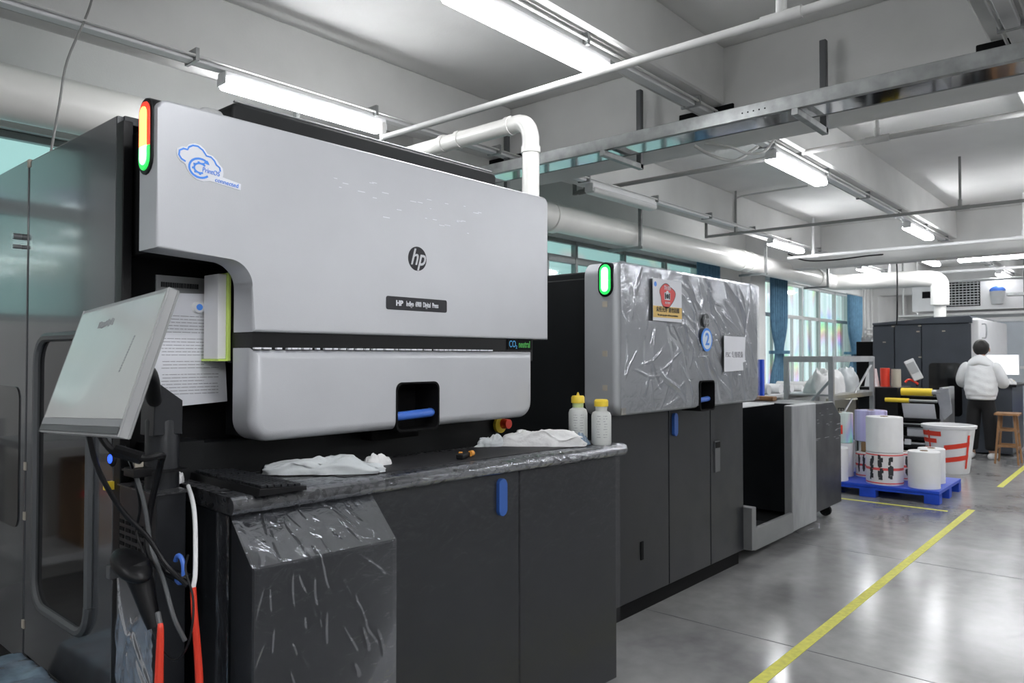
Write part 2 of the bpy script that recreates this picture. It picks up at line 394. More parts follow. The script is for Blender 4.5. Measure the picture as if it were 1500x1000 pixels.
struct(MB().box(XW0 - .2, XW1 + .2, YW0 - .2, YW0, 0, ZC), 'wall_right', 'wall')
struct(MB().box(XW0 - .2, XW0, YW0, YW1, 0, ZC), 'wall_back', 'wall')
for i, (a, b, n, zb, hb, pm) in enumerate(wins):
    f = MB(); z0, z1 = (1.7 if i == 0 else .9), 2.95; w = (b - a) / n; Y0, Y1 = 5.66, 5.72
    f.box(a, b, Y0, Y1, z0, z0 + .05, .004, 1); f.box(a, b, Y0, Y1, z1 - .05, z1, .004, 1); f.box(a, b, Y0, Y1, zb - hb / 2, zb + hb / 2, .004, 1)
    for k in range(n + 1): f.box(a + k * w - .025, a + k * w + .025, Y0 - .01, Y1 + .01, z0, z1, .004, 1)
    for k in range(n): f.box(a + (k + .5) * w - .015, a + (k + .5) * w + .015, Y0, Y1, z0, zb, .003, 1)
    fo = struct(f, 'window_%d' % (i + 1), 'alu' if i < 2 else 'alu_bloom')
    for k in range(n):
        MB().box(a + k * w + .025, a + (k + 1) * w - .025, 5.687, 5.693, zb + hb / 2, z1 - .05).build('pane', pm, fo)
        MB().box(a + k * w + .025, a + (k + .5) * w - .015, 5.687, 5.693, z0 + .05, zb - hb / 2).build('pane', pm, fo)
        MB().box(a + (k + .5) * w + .015, a + (k + 1) * w - .025, 5.687, 5.693, z0 + .05, zb - hb / 2).build('pane', pm, fo)

# ================================================================= CEILING LIGHTS
def light(loc, along='X', L=1.22, lit=True, label='', group='fluorescent ceiling lights'):
    t = thing('ceiling_light', label, 'light', loc, group, 0 if along == 'X' else PI / 2, local=True)
    h = MB().box(-L / 2, L / 2, -.05, .05, .045, .085, .006, 1)
    h.build('housing', 'white', t)
    MB().box(-L / 2 + .01, L / 2 - .01, -.06, .06, -.012, .046, .022, 4).build('diffuser', 'lamp' if lit else 'offlamp', t)
    for sx in (-1, 1): MB().box(sx * L / 2 - .004, sx * L / 2 + .006, -.05, .05, .004, .05, .003, 2).build('end_cap', 'white', t)
    return t
ZL = 3.09
light((2.93, 2.40, ZL), L=1.25, label='large lit tube light above the front press, cut by the top edge of the photo')
light((6.60, 2.40, ZL), label='lit tube light just beyond the cable tray, second of the middle row')
light((10.95, 2.40, ZL), label='lit tube light in the second bay, third of the middle row')
light((14.55, 3.0, ZL), L=.9, label='short lit tube light touching the long crosswise light')
light((18.0, 2.40, ZL), label='small far lit tube light right of the air conditioner')
light((2.80, 4.22, ZL), label='long lit tube light behind the top left edge of the front press')
light((6.60, 4.22, ZL), lit=False, label='unlit tube light on the window side trunking, right of the white vertical pipe')
light((11.1, 4.22, ZL), label='lit tube light beside the white duct, above the second press')
light((15.3, 4.22, ZL), label='lit tube light above the far bend of the duct')
light((18.6, 4.22, ZL), label='smallest far tube light behind the thin vertical cable')
light((14.6, 1.95, ZL), 'Y', 1.3, label='crosswise lit tube light at the right edge of the photo, left half')
light((14.6, .55, ZL), 'Y', 1.3, label='crosswise lit tube light running out of the photo on the right')
for y in (.56, -1.3, -3.3, -5.2):  # unseen rows added to light the room and the film
    for x in (-2.2, 1.2, 6.6, 10.9, 17.0, 21.0):
        if y == .56 and x == 17.0: continue
        light((x, y, ZL), label='added unseen tube light on the right, %s row from the aisle, %s one' % ({.56: 'first', -1.3: 'second', -3.3: 'third', -5.2: 'fourth'}[y], {-2.2: 'first', 1.2: 'second', 6.6: 'third', 10.9: 'fourth', 17.0: 'fifth', 21.0: 'last'}[x]), group='added unseen tube lights')
light((-1.6, 2.40, ZL), label='added unseen tube light behind the camera over the middle row', group='added unseen tube lights')
light((22.2, 2.2, ZL), label='farthest lit tube light at the far wall')
def trunk(y, x0, x1, label):
    t = thing('cable_trunking', label, 'cable trunking', (x0, y, 3.17))
    MB().box(x0, x1, y - .035, y + .035, 3.176, 3.22, .004, 1).build('channel', 'white', t)
    MB().tube([(x0, y - .06, 3.20), (x1, y - .06, 3.20)], .009, 6, 1).build('cable', 'paintp', t)
    MB().tube([(x0, y + .055, 3.19), (x1, y + .055, 3.19)], .009, 6, 1).build('cable', 'paintp', t)
    cl = MB(); x = x0 + .5
    while x < x1: cl.box(x, x + .02, y - .07, y + .07, 3.17, 3.245); x += 1.3
    cl.build('clip', 'galv', t, kind='stuff')
trunk(2.40, XW0, 23.5, 'grey trunking carrying the middle row of lights')
trunk(4.22, XW0, 23.5, 'grey trunking carrying the window side row of lights')
trunk(.56, XW0, 23.5, 'grey trunking at the top right corner of the photo')

# ================================================================= PIPES AND TRAY
def hpipe(X, Z, y0, y1, r, m, label, risers, drop=None):
    t = thing('water_pipe', label, 'pipe', (X, y1, Z))
    MB().cyl((X, y0, Z), (X, y1, Z), r, n=14).build('pipe', m, t)
    for y in risers:
        MB().cyl((X, y, Z), (X, y, ZC), r * .75, n=10).build('hanger', m, t)
        MB().cyl((X, y - .09, Z), (X, y + .09, Z), r * 1.3, n=14).cyl((X, y, Z), (X, y, Z + .09), r * 1.15, n=12).build('tee_fitting', m, t)
    if drop: MB().cyl((X, y1, Z - .02), (X, y1, Z + drop), r * 1.1, n=10).build('elbow', m, t)
    return t
hpipe(3.2, 2.95, -7.4, 3.95, .021, 'paintp', 'white water pipe crossing in front of the big lamp', [1.23, -2.0], .1)
hpipe(6.5, 3.24, -7.4, 4.77, .022, 'pipeg', 'grey water pipe beyond the cable tray', [1.72, 4.62, -1.5], .2)
hpipe(9.3, 3.09, -7.4, 4.62, .018, 'pipeg', 'thin dark water pipe above the second press', [1.63, 4.2, -2], .25)
hpipe(11.9, 3.05, -7.4, 4.5, .024, 'white', 'white water pipe above the person, joined by a black cable', [1.35, 4.1])
hpipe(15.9, 3.06, -7.4, 4.6, .026, 'white', 'white water pipe under the far lights', [1.2, 4.0])
hpipe(17.4, 3.0, -7.4, 3.1, .024, 'white', 'white water pipe in front of the air conditioner', [1.2])
# vertical conduit at the beam
t = thing('conduit', 'thin painted conduit bending down the far bay wall', 'conduit', (9.4, 4.3, 3.2))
MB().tube([(9.4, 3.3, 3.60), (9.4, 4.0, 3.60), (9.4, 4.22, 3.58), (9.4, 4.26, 3.5), (9.4, 4.26, 3.2)], .012, 8, 4).build('pipe', 'paintp', t)
# cable tray
t = thing('cable_tray', 'galvanised cable tray with polished bottom crossing below the beam', 'cable tray', (4.3, 4.3, 2.92))
y0, y1 = -7.4, 4.35
MB().box(4.285, 4.32, y0, y1, 2.90, 2.985, .003, 1).build('side_rail', 'galv', t, label='near side rail with punched holes')
MB().box(4.56, 4.57, y0, y1, 2.912, 2.985, .002, 1).build('side_rail', 'galv', t)
MB().box(4.32, 4.56, y0, y1, 2.915, 2.925).build('tray_bottom', 'mirror', t, label='mirror-like tray bottom')
hl = MB()
for i in range(5): hl.cyl((4.284, 1.75 + i * .035, 2.94), (4.288, 1.75 + i * .035, 2.94), .005, n=8)
hl.build('punched_holes', 'matte', t, kind='stuff')
for y in (2.90, 1.57, 4.22, .24, -1.1, -2.43):
    MB().box(4.75, 4.79, y - .02, y + .02, 2.86, 3.45, .003, 1).build('post', 'gasket', t)
    MB().box(4.27, 4.79, y - .02, y + .02, 2.858, 2.898, .003, 1).build('arm', 'galv', t)
# loose cables out of the tray
t = thing('hanging_cable', 'loose pale cable ends hanging under the tray', 'cable', (4.9, 2.3, 2.9))
MB().tube([(4.69, 2.42, 2.93), (4.8, 2.36, 2.88), (4.95, 2.30, 2.86), (5.02, 2.24, 2.87), (5.25, 2.2, 3.0)], .011, 8).build('cable', 'paintp', t)
MB().tube([(4.69, 2.34, 2.93), (4.8, 2.2, 2.90), (4.95, 2.15, 2.88), (5.06, 2.08, 2.9), (5.2, 2.06, 3.01)], .009, 8).build('cable', 'paintp', t)
# main duct along the windows
t = thing('ventilation_duct', 'thick white ventilation pipe running along the windows', 'duct', (6, 4.9, 2.95))
R = .155
MB().tube([(XW0, 4.9, 2.95), (5, 4.9, 2.97), (15.0, 4.9, 2.95)], R, 32, 1).build('pipe', 'pvc', t)
for x in (2.2, 10.9, 11.2, 6.2, 14.3): MB().cyl((x, 4.9, 2.96), (x + .10, 4.9, 2.96), R + .012, n=32).build('coupling', 'pvc', t)
MB().tube([(14.9, 4.9, 2.95), (15.12, 4.86, 2.93), (15.2, 4.72, 2.92), (15.2, 4.3, 2.91), (15.2, 3.5, 2.90), (15.2, 3.14, 2.88), (15.2, 3.02, 2.82), (15.2, 3.0, 2.70), (15.2, 3.0, 2.40)], .15, 28, 5).build('branch_pipe', 'pvc', t)
MB().cyl((15.2, 3.0, 2.10), (15.2, 3.0, 2.42), .10, n=20).build('reducer', 'pvc', t)
for x in (3.0, 7.7, 11.45, 14.35):
    h = MB().box(x - .015, x + .015, 4.66, 4.70, 2.76, ZC - .38 if x != 7.7 else 3.24).box(x - .02, x + .02, 4.66, 5.12, 2.755, 2.79)
    h.build('hanger', 'galv', t)
# press exhaust pipe
t = thing('exhaust_pipe', 'white plastic exhaust pipe rising behind the front press', 'pipe', (3.62, 3.0, 1.95))
MB().tube([(3.62, 3.0, 1.95), (3.62, 3.0, 2.4), (3.62, 3.0, 2.80), (3.62, 3.005, 2.88), (3.62, 3.03, 2.935), (3.62, 3.08, 2.965), (3.62, 3.2, 2.97), (3.62, 4.0, 2.965), (3.62, 4.78, 2.96)], .055, 24, 5).build('pipe', 'pvc', t)
for y in (3.16, 3.62, 3.78): MB().cyl((3.62, y, 2.97), (3.62, y + .035, 2.97), .062, n=24).build('coupling', 'pvc', t)
MB().cyl((3.62, 3.0, 2.76), (3.62, 3.0, 2.80), .062, n=24).build('coupling', 'pvc', t)
# black cable dangling from the pipe
t = thing('hanging_cable', 'black cable looped along the white pipe and dropping to the far press', 'cable', (13, 3, 2.2))
MB().tube([(11.9, 4.5, 3.12), (12.0, 4.25, 3.0), (12.3, 3.9, 3.01), (12.6, 3.45, 3.07), (13.0, 3.25, 3.10), (13.2, 3.22, 3.0), (13.2, 3.22, 2.2), (14.7, 3.6, 2.05)], .012, 8).build('cable', 'black', t)

# ================================================================= FRONT PRESS
pr = thing('digital_press', 'large silver and charcoal digital press with cloud sticker and tall red and green light', 'printing press', (1.9, 3.3, 0))
MB().box(1.16, 2.62, 2.36, 4.5, .10, 1.19, .01).box(1.32, 2.62, 2.315, 4.5, 1.19, 2.17, .01).build('body', 'blk_body', pr)
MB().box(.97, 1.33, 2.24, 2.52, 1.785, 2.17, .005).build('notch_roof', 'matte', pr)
MB().box(.97, 1.20, 2.50, 4.5, .10, 2.17, .01).build('body_side', 'blk_body', pr)
MB().box(1.0, 2.6, 2.45, 4.4, .0, .12).build('plinth', 'matte', pr)
# side doors (glossy)
def door_x(x, y0, y1, z0, z1, name='side_door'):
    return MB().box(x - .02, x + .02, y0, y1, z0, z1, .006).build(name, 'gloss', pr)
d1 = door_x(.95, 2.45, 3.28, .34, 2.225)
d2 = door_x(.95, 3.295, 4.15, .30, 2.235)
MB().box(.94, .99, 3.275, 3.30, .30, 2.21).build('door_seam', 'matte', pr)
MB().box(.93, .96, 2.40, 2.452, .15, 2.20, .004).build('corner_post', 'black', pr)
fr = MB(); pts = rrect(2.62, 3.14, .56, 1.54, .10, 6)
fr.tube([(.925, a, b) for a, b in pts + pts[:1]], .017, 8, 1); fo = fr.build('window_gasket', 'gasket', d1)
MB().prism(pts, 'X', .927, .935).build('door_window', 'glassd', d1)
pts = rrect(3.36, 4.0, .80, 1.35, .05, 4)
MB().prism(pts, 'X', .926, .932).build('door_window', 'glassd', d2)
for (y, z) in ((3.285, 1.05), (3.285, .86), (3.285, .45), (3.285, 2.215)): MB().box(.926, .934, y - .012, y + .012, z - .015, z + .015).build('hinge_clip', 'beige', pr)
MB().cyl((.90, 3.37, 1.94), (.93, 3.37, 1.94), .012, n=12).cyl((.90, 3.37, 1.90), (.93, 3.37, 1.90), .008, n=12).build('door_lock', 'steel', d2)
MB().box(.95, 1.1, 2.44, 3.3, 2.20, 2.225).build('side_trim', 'dark', pr)
# roof unit
MB().prism(rrect(1.39, 2.86, 2.16, 2.425, .03, 3), 'Y', 2.60, 3.6, .015).build('roof_box', 'blk_body', pr)
MB().box(1.41, 2.84, 2.615, 2.63, 2.428, 2.436, .003).build('roof_edge', 'steel', pr)
MB().prism(rrect(1.30, 1.40, 2.16, 2.40, .03, 3), 'Y', 2.66, 3.4, .015).build('roof_end', 'lgrey', pr)
# upper cover: outline with notch at lower left
zt, zb = 2.203, 1.547
pts = [(.917, 1.778)] + [(.917, zt - .03)] + arc(.947, zt - .03, .03, 180, 90, 4) + arc(2.667, zt - .03, .03, 90, 0, 4) + [(2.697, zb)] + \
      [(1.213, zb)] + arc(1.133, 1.687, .08, 0, 90, 14)
uc = MB().prism(pts[::-1], 'Y', 2.13, 2.245, .010, 3).build('upper_cover', 'silver', pr)
# black strip and lower cover
MB().box(1.222, 2.60, 2.145, 2.30, 1.45, 1.60).build('black_strip', 'black', pr)
MB().box(1.30, 1.33, 2.23, 2.50, 1.2, 1.80, .003).build('notch_side', 'dark', pr)
x0, x1, z0, z1 = 1.214, 2.59, 1.20, 1.497
lc = MB().slab(x0, x1, z0, z1, .07, 2.13, 2.25, .035, 6, (1, 1, 0, 0)).build('lower_cover', 'silver', pr)
cut(lc, MB().prism(rrect(1.790, 2.008, 1.19, 1.374, .028, 5), 'Y', 2.0, 2.30))
MB().box(1.78, 2.02, 2.26, 2.33, 1.15, 1.38, .004).build('handle_recess', 'matte', pr)
MB().prism(rrect(1.788, 2.010, 1.188, 1.376, .028, 5), 'Y', 2.295, 2.31).build('recess_back', 'matte', pr)
q = rrect(1.790, 2.008, 1.188, 1.374, .028, 5)
def sleeve(q, y0, y1, th, m, par, name='recess_trim'):
    cx = sum(p[0] for p in q) / len(q); cz = sum(p[1] for p in q) / len(q); mb = MB(); n = len(q)
    r4 = [[mb.bm.verts.new((cx + (p[0] - cx) * k, y, cz + (p[1] - cz) * k)) for p in q] for k, y in ((1.0, y1), (1.0, y0), (1 - th, y0), (1 - th, y1))]
    for A, B in zip(r4, r4[1:]):
        for i in range(n): mb.bm.faces.new((A[i], A[(i + 1) % n], B[(i + 1) % n], B[i]))
    return mb.build(name, m, par)
sleeve(q, 2.127, 2.298, .07, 'matte', pr)
MB().tube([(1.80, 2.17, 1.243), (1.83, 2.15, 1.247), (1.97, 2.15, 1.252), (1.99, 2.165, 1.252)], .017, 14, 3).build('handle', 'blue', pr)
# badges
b = MB()
b.cyl((1.893, 2.1285, 1.842), (1.893, 2.1325, 1.842), .046, n=36); bo = b.build('round_badge', 'inkd', pr)
text('hp', .088, (1.893, 2.1275, 1.845), 0, 'silver', bo, shear=.35, sx=.85, bold=.001)
n = MB().prism(rrect(1.742, 2.048, 1.643, 1.692, .008, 3), 'Y', 2.1275, 2.133, .001, 1).build('name_plate', 'inkd', pr)
text('HP', .027, (1.803, 2.1265, 1.667), 0, 'paper', n, bold=.001)
text('Indigo  6900  Digital  Press', .027, (1.918, 2.1265, 1.667), 0, 'paper', n, sx=.56, bold=.0005)
s = MB().box(2.425, 2.59, 2.141, 2.147, 1.50, 1.546).build('eco_sticker', 'matte', pr)
text('CO', .042, (2.457, 2.1405, 1.5235), 0, 'cyan', s, sx=.72); text('2', .02, (2.4835, 2.1405, 1.511), 0, 'cyan', s)
text('neutral', .042, (2.538, 2.1405, 1.5225), 0, 'green', s, sx=.66, bold=.0006)
# cloud sticker
def CL(u, v): return (.970 + u * .201, 2.0955 - v * .115)     # u,v: 0..1 in the sticker's own box
cpx = [(172, 340), (185, 270), (245, 225), (310, 215), (350, 155), (430, 120), (510, 135), (570, 190), (610, 260), (690, 280), (750, 340), (790, 410), (840, 470), (850, 560), (840, 630), (1120, 690), (1115, 810), (860, 770), (650, 735), (560, 770), (460, 755), (380, 690), (325, 610), (300, 520), (230, 480), (190, 420)]
def q2(x, y): return CL((x - 172) / 950, (y - 120) / 690)
st = MB().prism([q2(*p) for p in cpx][::-1], 'Y', 2.1282, 2.131).build('cloud_sticker', 'paper', pr)
def line(pts, w, m, par, y=2.1272, closed=False, name='print_line'):
    mb = MB(); P = pts + (pts[:1] if closed else []); n = len(P)
    L = []; Rr = []
    for i, p in enumerate(P):
        a = P[max(0, i - 1)]; b = P[min(n - 1, i + 1)]; dx, dz = b[0] - a[0], b[1] - a[1]; l = math.hypot(dx, dz) or 1
        L.append(mb.bm.verts.new((p[0] - dz / l * w / 2, y, p[1] + dx / l * w / 2))); Rr.append(mb.bm.verts.new((p[0] + dz / l * w / 2, y, p[1] - dx / l * w / 2)))
    for i in range(n - 1): mb.bm.faces.new((L[i], L[i + 1], Rr[i + 1], Rr[i]))
    return mb.build(name, m, par, flip=False)
line([q2(*p) for p in [(300, 475), (240, 440), (208, 380), (215, 300), (270, 258), (325, 262), (345, 210), (400, 168), (470, 165), (540, 215), (595, 305), (660, 310), (710, 360), (740, 430), (790, 470), (800, 535)]], .005, 'stblue', st)
cx, cz = q2(505, 545)
sx_, sz_ = .201 / 950, .115 / 690
line([(cx + 155 * sx_ * math.cos(math.radians(a)), cz + 168 * sz_ * math.sin(math.radians(a))) for a in range(40, 325, 12)], .0062, 'stblue', st)
line([(cx + 85 * sx_ * math.cos(math.radians(a)), cz + 85 * sz_ * math.sin(math.radians(a))) for a in range(35, 300, 12)], .0055, 'stblue', st)
g = MB()
for a in range(60, 300, 42):
    ca, sa = math.cos(math.radians(a)), math.sin(math.radians(a)); px_, pz_ = cx + 100 * sx_ * ca, cz + 100 * sz_ * sa
    g.box(px_ - .003, px_ + .003, 2.127, 2.128, pz_ - .0028, pz_ + .0028)
a0, a1 = q2(560, 380), q2(640, 460)
g.prism([q2(575, 400), q2(612, 385), q2(640, 460), q2(560, 440)], 'Y', 2.127, 2.128)
g.build('gear_teeth', 'stblue', st, kind='stuff')
text('PrintOS', .020, (q2(665, 580)[0], 2.127, q2(665, 575)[1]), Matrix.Rotation(PI / 2, 4, 'X') @ Matrix.Rotation(-.10, 4, 'Z'), 'stblue', st, sx=.85)
text('connected', .018, (q2(900, 720)[0], 2.127, q2(900, 720)[1]), Matrix.Rotation(PI / 2, 4, 'X') @ Matrix.Rotation(-.10, 4, 'Z'), 'stblue', st, sx=1.0)
# status light on the left return
def status(par, x, y0, y1, z0, z1, zs, two):
    """slot lens on the left side face (plane x)"""
    ym = (y0 + y1) / 2; r = (y1 - y0) / 2
    def slot(a, r, x0_, x1_, za, zb_, top, bot):
        q = []
        q += arc(ym, za + r, r, 180, 360, 8) if bot else [(ym - r, za), (ym + r, za)]
        q += arc(ym, zb_ - r, r, 0, 180, 8) if top else [(ym + r, zb_), (ym - r, zb_)]
        return MB().prism(q, 'X', x0_, x1_, .004 if a else .006, 2)
    hs = slot(0, r + .012, x - .006, x + .05, z0 - .012, z1 + .012, 1, 1).build('status_light', 'black', par)
    slot(1, r, x - .010, x + .0, zs, z1, 1, 0).build('upper_lens', 'redlens' if two else 'grnlens', hs)
    slot(1, r, x - .010, x + .0, z0, zs, 0, 1).build('lower_lens', 'grnlens', hs)
    slot(1, r * .62, x - .014, x - .008, zs, z1 - .015, 1, 0).build('upper_core', 'redcore' if two else 'grncore', hs)
    slot(1, r * .62, x - .014, x - .008, z0 + .015, zs, 0, 1).build('lower_core', 'grncore', hs)
status(pr, .917, 2.165, 2.235, 2.005, 2.205, 2.075, True)
# notch contents
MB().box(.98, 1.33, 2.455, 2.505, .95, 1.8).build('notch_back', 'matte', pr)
lb = MB().box(1.055, 1.235, 2.449, 2.455, 1.60, 1.735).build('service_label', 'grey', pr)
g = MB()
for z, hh in ((1.705, .016), (1.665, .010), (1.650, .010)):
    x = 1.07
    while x < 1.19: w = random.uniform(.003, .009); g.box(x, x + w, 2.446, 2.449, z - hh / 2, z + hh / 2); x += w + .0025
g.build('label_print', 'inkd', lb, kind='stuff')
MB().prism([(2.33, .93), (2.33, 1.20), (2.45, 1.20), (2.45, .93)], 'X', 1.0, 1.16).build('inner_shelf', 'blk_body', pr)
# emergency button
e = MB().cyl((2.60, 2.352, 1.150), (2.60, 2.335, 1.150), .038, n=24).build('button_ring', 'yellow', pr)
MB().cyl((2.615, 2.335, 1.155), (2.615, 2.30, 1.155), .024, .022, n=20).build('emergency_button', 'red', pr)
MB().box(.905, .93, 2.44, 2.46, 1.06, 1.085).build('yellow_mark', 'yellow', pr)
# small pale flecks and edge dashes on the cover film
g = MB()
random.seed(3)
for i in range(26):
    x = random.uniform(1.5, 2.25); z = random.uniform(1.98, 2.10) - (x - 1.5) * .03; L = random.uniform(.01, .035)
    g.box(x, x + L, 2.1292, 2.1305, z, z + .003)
g.build('film_flecks', 'paper', pr, kind='stuff')
g = MB(); x = 1.22
while x < 2.3:
    L = random.uniform(.006, .03); g.box(x, x + L, 2.128, 2.14, 1.493, 1.4985); x += L + random.uniform(.002, .02)
g.build('film_edge', 'paper', pr, kind='stuff')

# ================================================================= things held in the notch
t = thing('document_sheets', 'printed white sheets clipped in the notch behind the monitor', 'papers', (1.15, 2.40, 1.31))
pts = [(1.02, 1.40), (1.08, 1.308), (1.273, 1.318), (1.262, 1.50), (1.251, 1.672), (1.243, 1.680), (1.02, 1.672)]
MB().prism(pts, 'Y', 2.395, 2.405).build('sheet', 'paper', t)
g = MB(); z = 1.60; k = 0
while z > 1.345:
    if k not in (6, 13, 17):
        x = 1.05 + random.uniform(0, .006); xe = 1.24 if k % 5 else 1.19
        while x < xe: w = random.uniform(.006, .03); g.box(x, min(x + w, xe), 2.3942, 2.395, z, z + .0020); x += w + .003
    z -= .0105; k += 1
g.build('printed_lines', 'ink', t, kind='stuff')
mg = MB().cyl((1.165, 2.394, 1.632), (1.165, 2.378, 1.632), .020, .018, n=24).build('magnet_clip', 'white', t)
MB().cyl((1.165, 2.378, 1.632), (1.165, 2.3765, 1.632), .0105, n=20).build('blue_dot', 'stblue', mg)
t = thing('document_folder', 'white folder with lime green edge standing in the notch', 'folder', (1.22, 2.3, 1.455))
MB().box(1.180, 1.209, 2.285, 2.38, 1.462, 1.737, .003).build('pages', 'white', t)
MB().box(1.209, 1.220, 2.275, 2.39, 1.455, 1.742, .002).box(1.178, 1.219, 2.277, 2.39, 1.455, 1.462).build('cover', 'lime', t)

# ================================================================= OPERATOR DESK (rotated a little)
DK = (1.04, 1.917, 0); DR = math.radians(-3.8)
dk = thing('operator_desk', 'dark desk wrapped in clear plastic in front of the front press', 'desk', DK, rz=DR, local=True)
L = 1.80; ZT = 1.08
# worktop with rounded nose
q = [(-.0, ZT - .012), (.012, ZT), (.40, ZT), (.40, ZT - .05), (.02, ZT - .05)] + arc(.02, ZT - .03, .02, 270, 180, 4)
q = arc(.024, ZT - .024, .024, 90, 270, 8) + [(.42, ZT - .048), (.42, ZT)]
MB().prism(q, 'X', 0, L).build('worktop', 'worktop', dk)
MB().box(.03, L - .03, .06, .42, .04, ZT - .048).build('carcass', 'blk_body', dk)
for a, b_ in ((.03, .44), (.444, 1.150), (1.158, L - .03)):
    MB().box(a, b_, .035, .06, .05, ZT - .05, .004).build('door_panel', 'dark', dk)
MB().box(.0, .028, .10, .50, .04, ZT - .05, .004).build('side_panel', 'dark', dk)
MB().prism(rrect(1.03, 1.072, .872, 1.012, .020, 5), 'Y', .018, .036, .004, 2).build('latch', 'latch', dk)
# sloped box on the left front
pb = [(.034, 1.03), (-.105, .905), (-.105, .05), (.034, .05)]
MB().prism(pb, 'X', .01, .455).build('sloped_box', 'dark', dk)
random.seed(11)
def crease(n, xr, zr, lean, ln, w, h):
    return [(random.uniform(*xr), random.uniform(*zr), random.gauss(lean[0], lean[1]), random.uniform(*ln), random.uniform(*w), random.uniform(*h) * random.choice((1, 1, -1))) for _ in range(n)]
def ch(cr, x, z):
    s = 0
    for cx, cz, a, L_, w, h in cr:
        dx = x - cx; dz = z - cz
        if abs(dx) > L_ + .05 or abs(dz) > L_ + .05: continue
        ca, sa = math.cos(a), math.sin(a); u = dx * ca + dz * sa; v = -dx * sa + dz * ca + .02 * math.sin(u * 14 + cx * 9)
        if abs(u) < L_: s += h * (1 - (u / L_) ** 2) * math.exp(-(v / w) ** 2)
    return s
CR = crease(70, (.02, .45), (-.6, .18), (-1.40, .18), (.02, .07), (.0025, .005), (.001, .0035))
def slope_fn(u, v):
    # v 0..1: from top of slope over the edge and down the front
    x = .0 + u * .465; s = v * 1.0
    dl = .187
    if s < dl: t_ = s / dl; y = .034 + (-.105 - .034) * t_ - .006; z = 1.03 + (.905 - 1.03) * t_ + .004; nrm = Vector((0, -.67, .74)); cz = .18 - s
    else: y = -.111; z = .905 - (s - dl) * 1.0; nrm = Vector((0, -1, 0)); cz = .18 - s
    return Vector((x, y, z)) + nrm * max(-.004, ch(CR, x, cz))
MB().grid(slope_fn, 110, 220).build('plastic_film', 'film2', dk, flip=False, ang=80)
CR2 = crease(60, (0, 1.8), (-.04, .06), (0, .5), (.02, .10), (.003, .006), (.001, .004))
def nose_fn(u, v):
    x = -.003 + u * (L + .006); a = math.radians(60 + v * 230)
    if v < .15: p = Vector((x, .02 + (.15 - v) * .9, ZT + .002))
    else:
        a = math.radians(90 + (v - .15) / .85 * 185); p = Vector((x, .024 + .027 * math.cos(a), ZT - .024 + .027 * math.sin(a)))
    n = (p - Vector((x, .024, ZT - .024))).normalized()
    return p + n * max(-.001, ch(CR2, x, .06 - v * .1))
MB().grid(nose_fn, 400, 26).build('plastic_film', 'film2', dk, flip=False, ang=80)
CR3 = crease(40, (.46, 1.78), (.2, 1.0), (1.45, .3), (.05, .25), (.003, .008), (.0005, .0025)) + [(.90, .93, -.75, .18, .005, .004, ), (1.14, .93, .95, .16, .005, .004), (1.2, .55, 1.35, .25, .006, .004)]
MB().grid(lambda u, v: Vector((.465 + u * 1.325, .030 - ch(CR3, .465 + u * 1.325, .05 + v * .975), .05 + v * .975)), 200, 110).build('plastic_film', 'film2', dk, flip=False, ang=80)
MB().grid(lambda u, v: Vector((-.004 + .001 * math.sin(u * 30), .02 + u * .08, .35 + v * .68 - .25 * u * (1 - v))), 6, 6).build('plastic_film', 'film2', dk, flip=False)

def dl(x, y, z=ZT): # desk local -> world
    c, s = math.cos(DR), math.sin(DR); return Vector((DK[0] + x * c - y * s, DK[1] + x * s + y * c, z))
# black mat
t = thing('desk_mat', 'thin black mat lying along the desk', 'mat', dl(1.1, .22), rz=DR, local=True)
MB().prism(rrect(-.70, .62, -.13, .14, .03, 4), 'Z', 0.0, .004).build('sheet', 'mat', t)
# keyboard
t = thing('keyboard', 'black computer keyboard at the left end of the desk', 'keyboard', (1.185, 2.115, ZT), rz=math.radians(88), local=True)
MB().prism([(-.075, 0), (-.075, .012), (.075, .022), (.078, 0)], 'X', -.225, .225, .002, 1).build('case', 'black', t)
g = MB()
for r in range(6):
    yy = -.062 + r * .0215; x = -.212; c = 0
    while x < .205:
        w = .017
        if r == 0 and 3 <= c <= 3: w = .095
        if not (c in (14,) ): g.box(x, x + w, yy, yy + .0175, .012 + r * .0016, .021 + r * .0016, .0015, 1)
        x += w + .003; c += 1
g.build('keys', 'dark', t, kind='stuff')
t = thing('computer_mouse', 'black computer mouse behind the keyboard', 'mouse', (1.36, 2.25, ZT + .0))
def ell(cx, cy, cz, rx, ry, rz_, nu=20, nv=10, flat=True):
    def f(u, v):
        a = 2 * PI * u; b_ = PI / 2 * v if flat else PI * (v - .5)
        return Vector((cx + rx * math.cos(a) * math.cos(b_), cy + ry * math.sin(a) * math.cos(b_), cz + rz_ * math.sin(b_)))
    return MB().grid(f, nu, nv)
ell(1.36, 2.25, ZT, .035, .055, .036).build('shell', 'black', t)
MB().cyl((1.355, 2.21, ZT + .026), (1.365, 2.21, ZT + .026), .008, n=12).build('wheel', 'gasket', t)
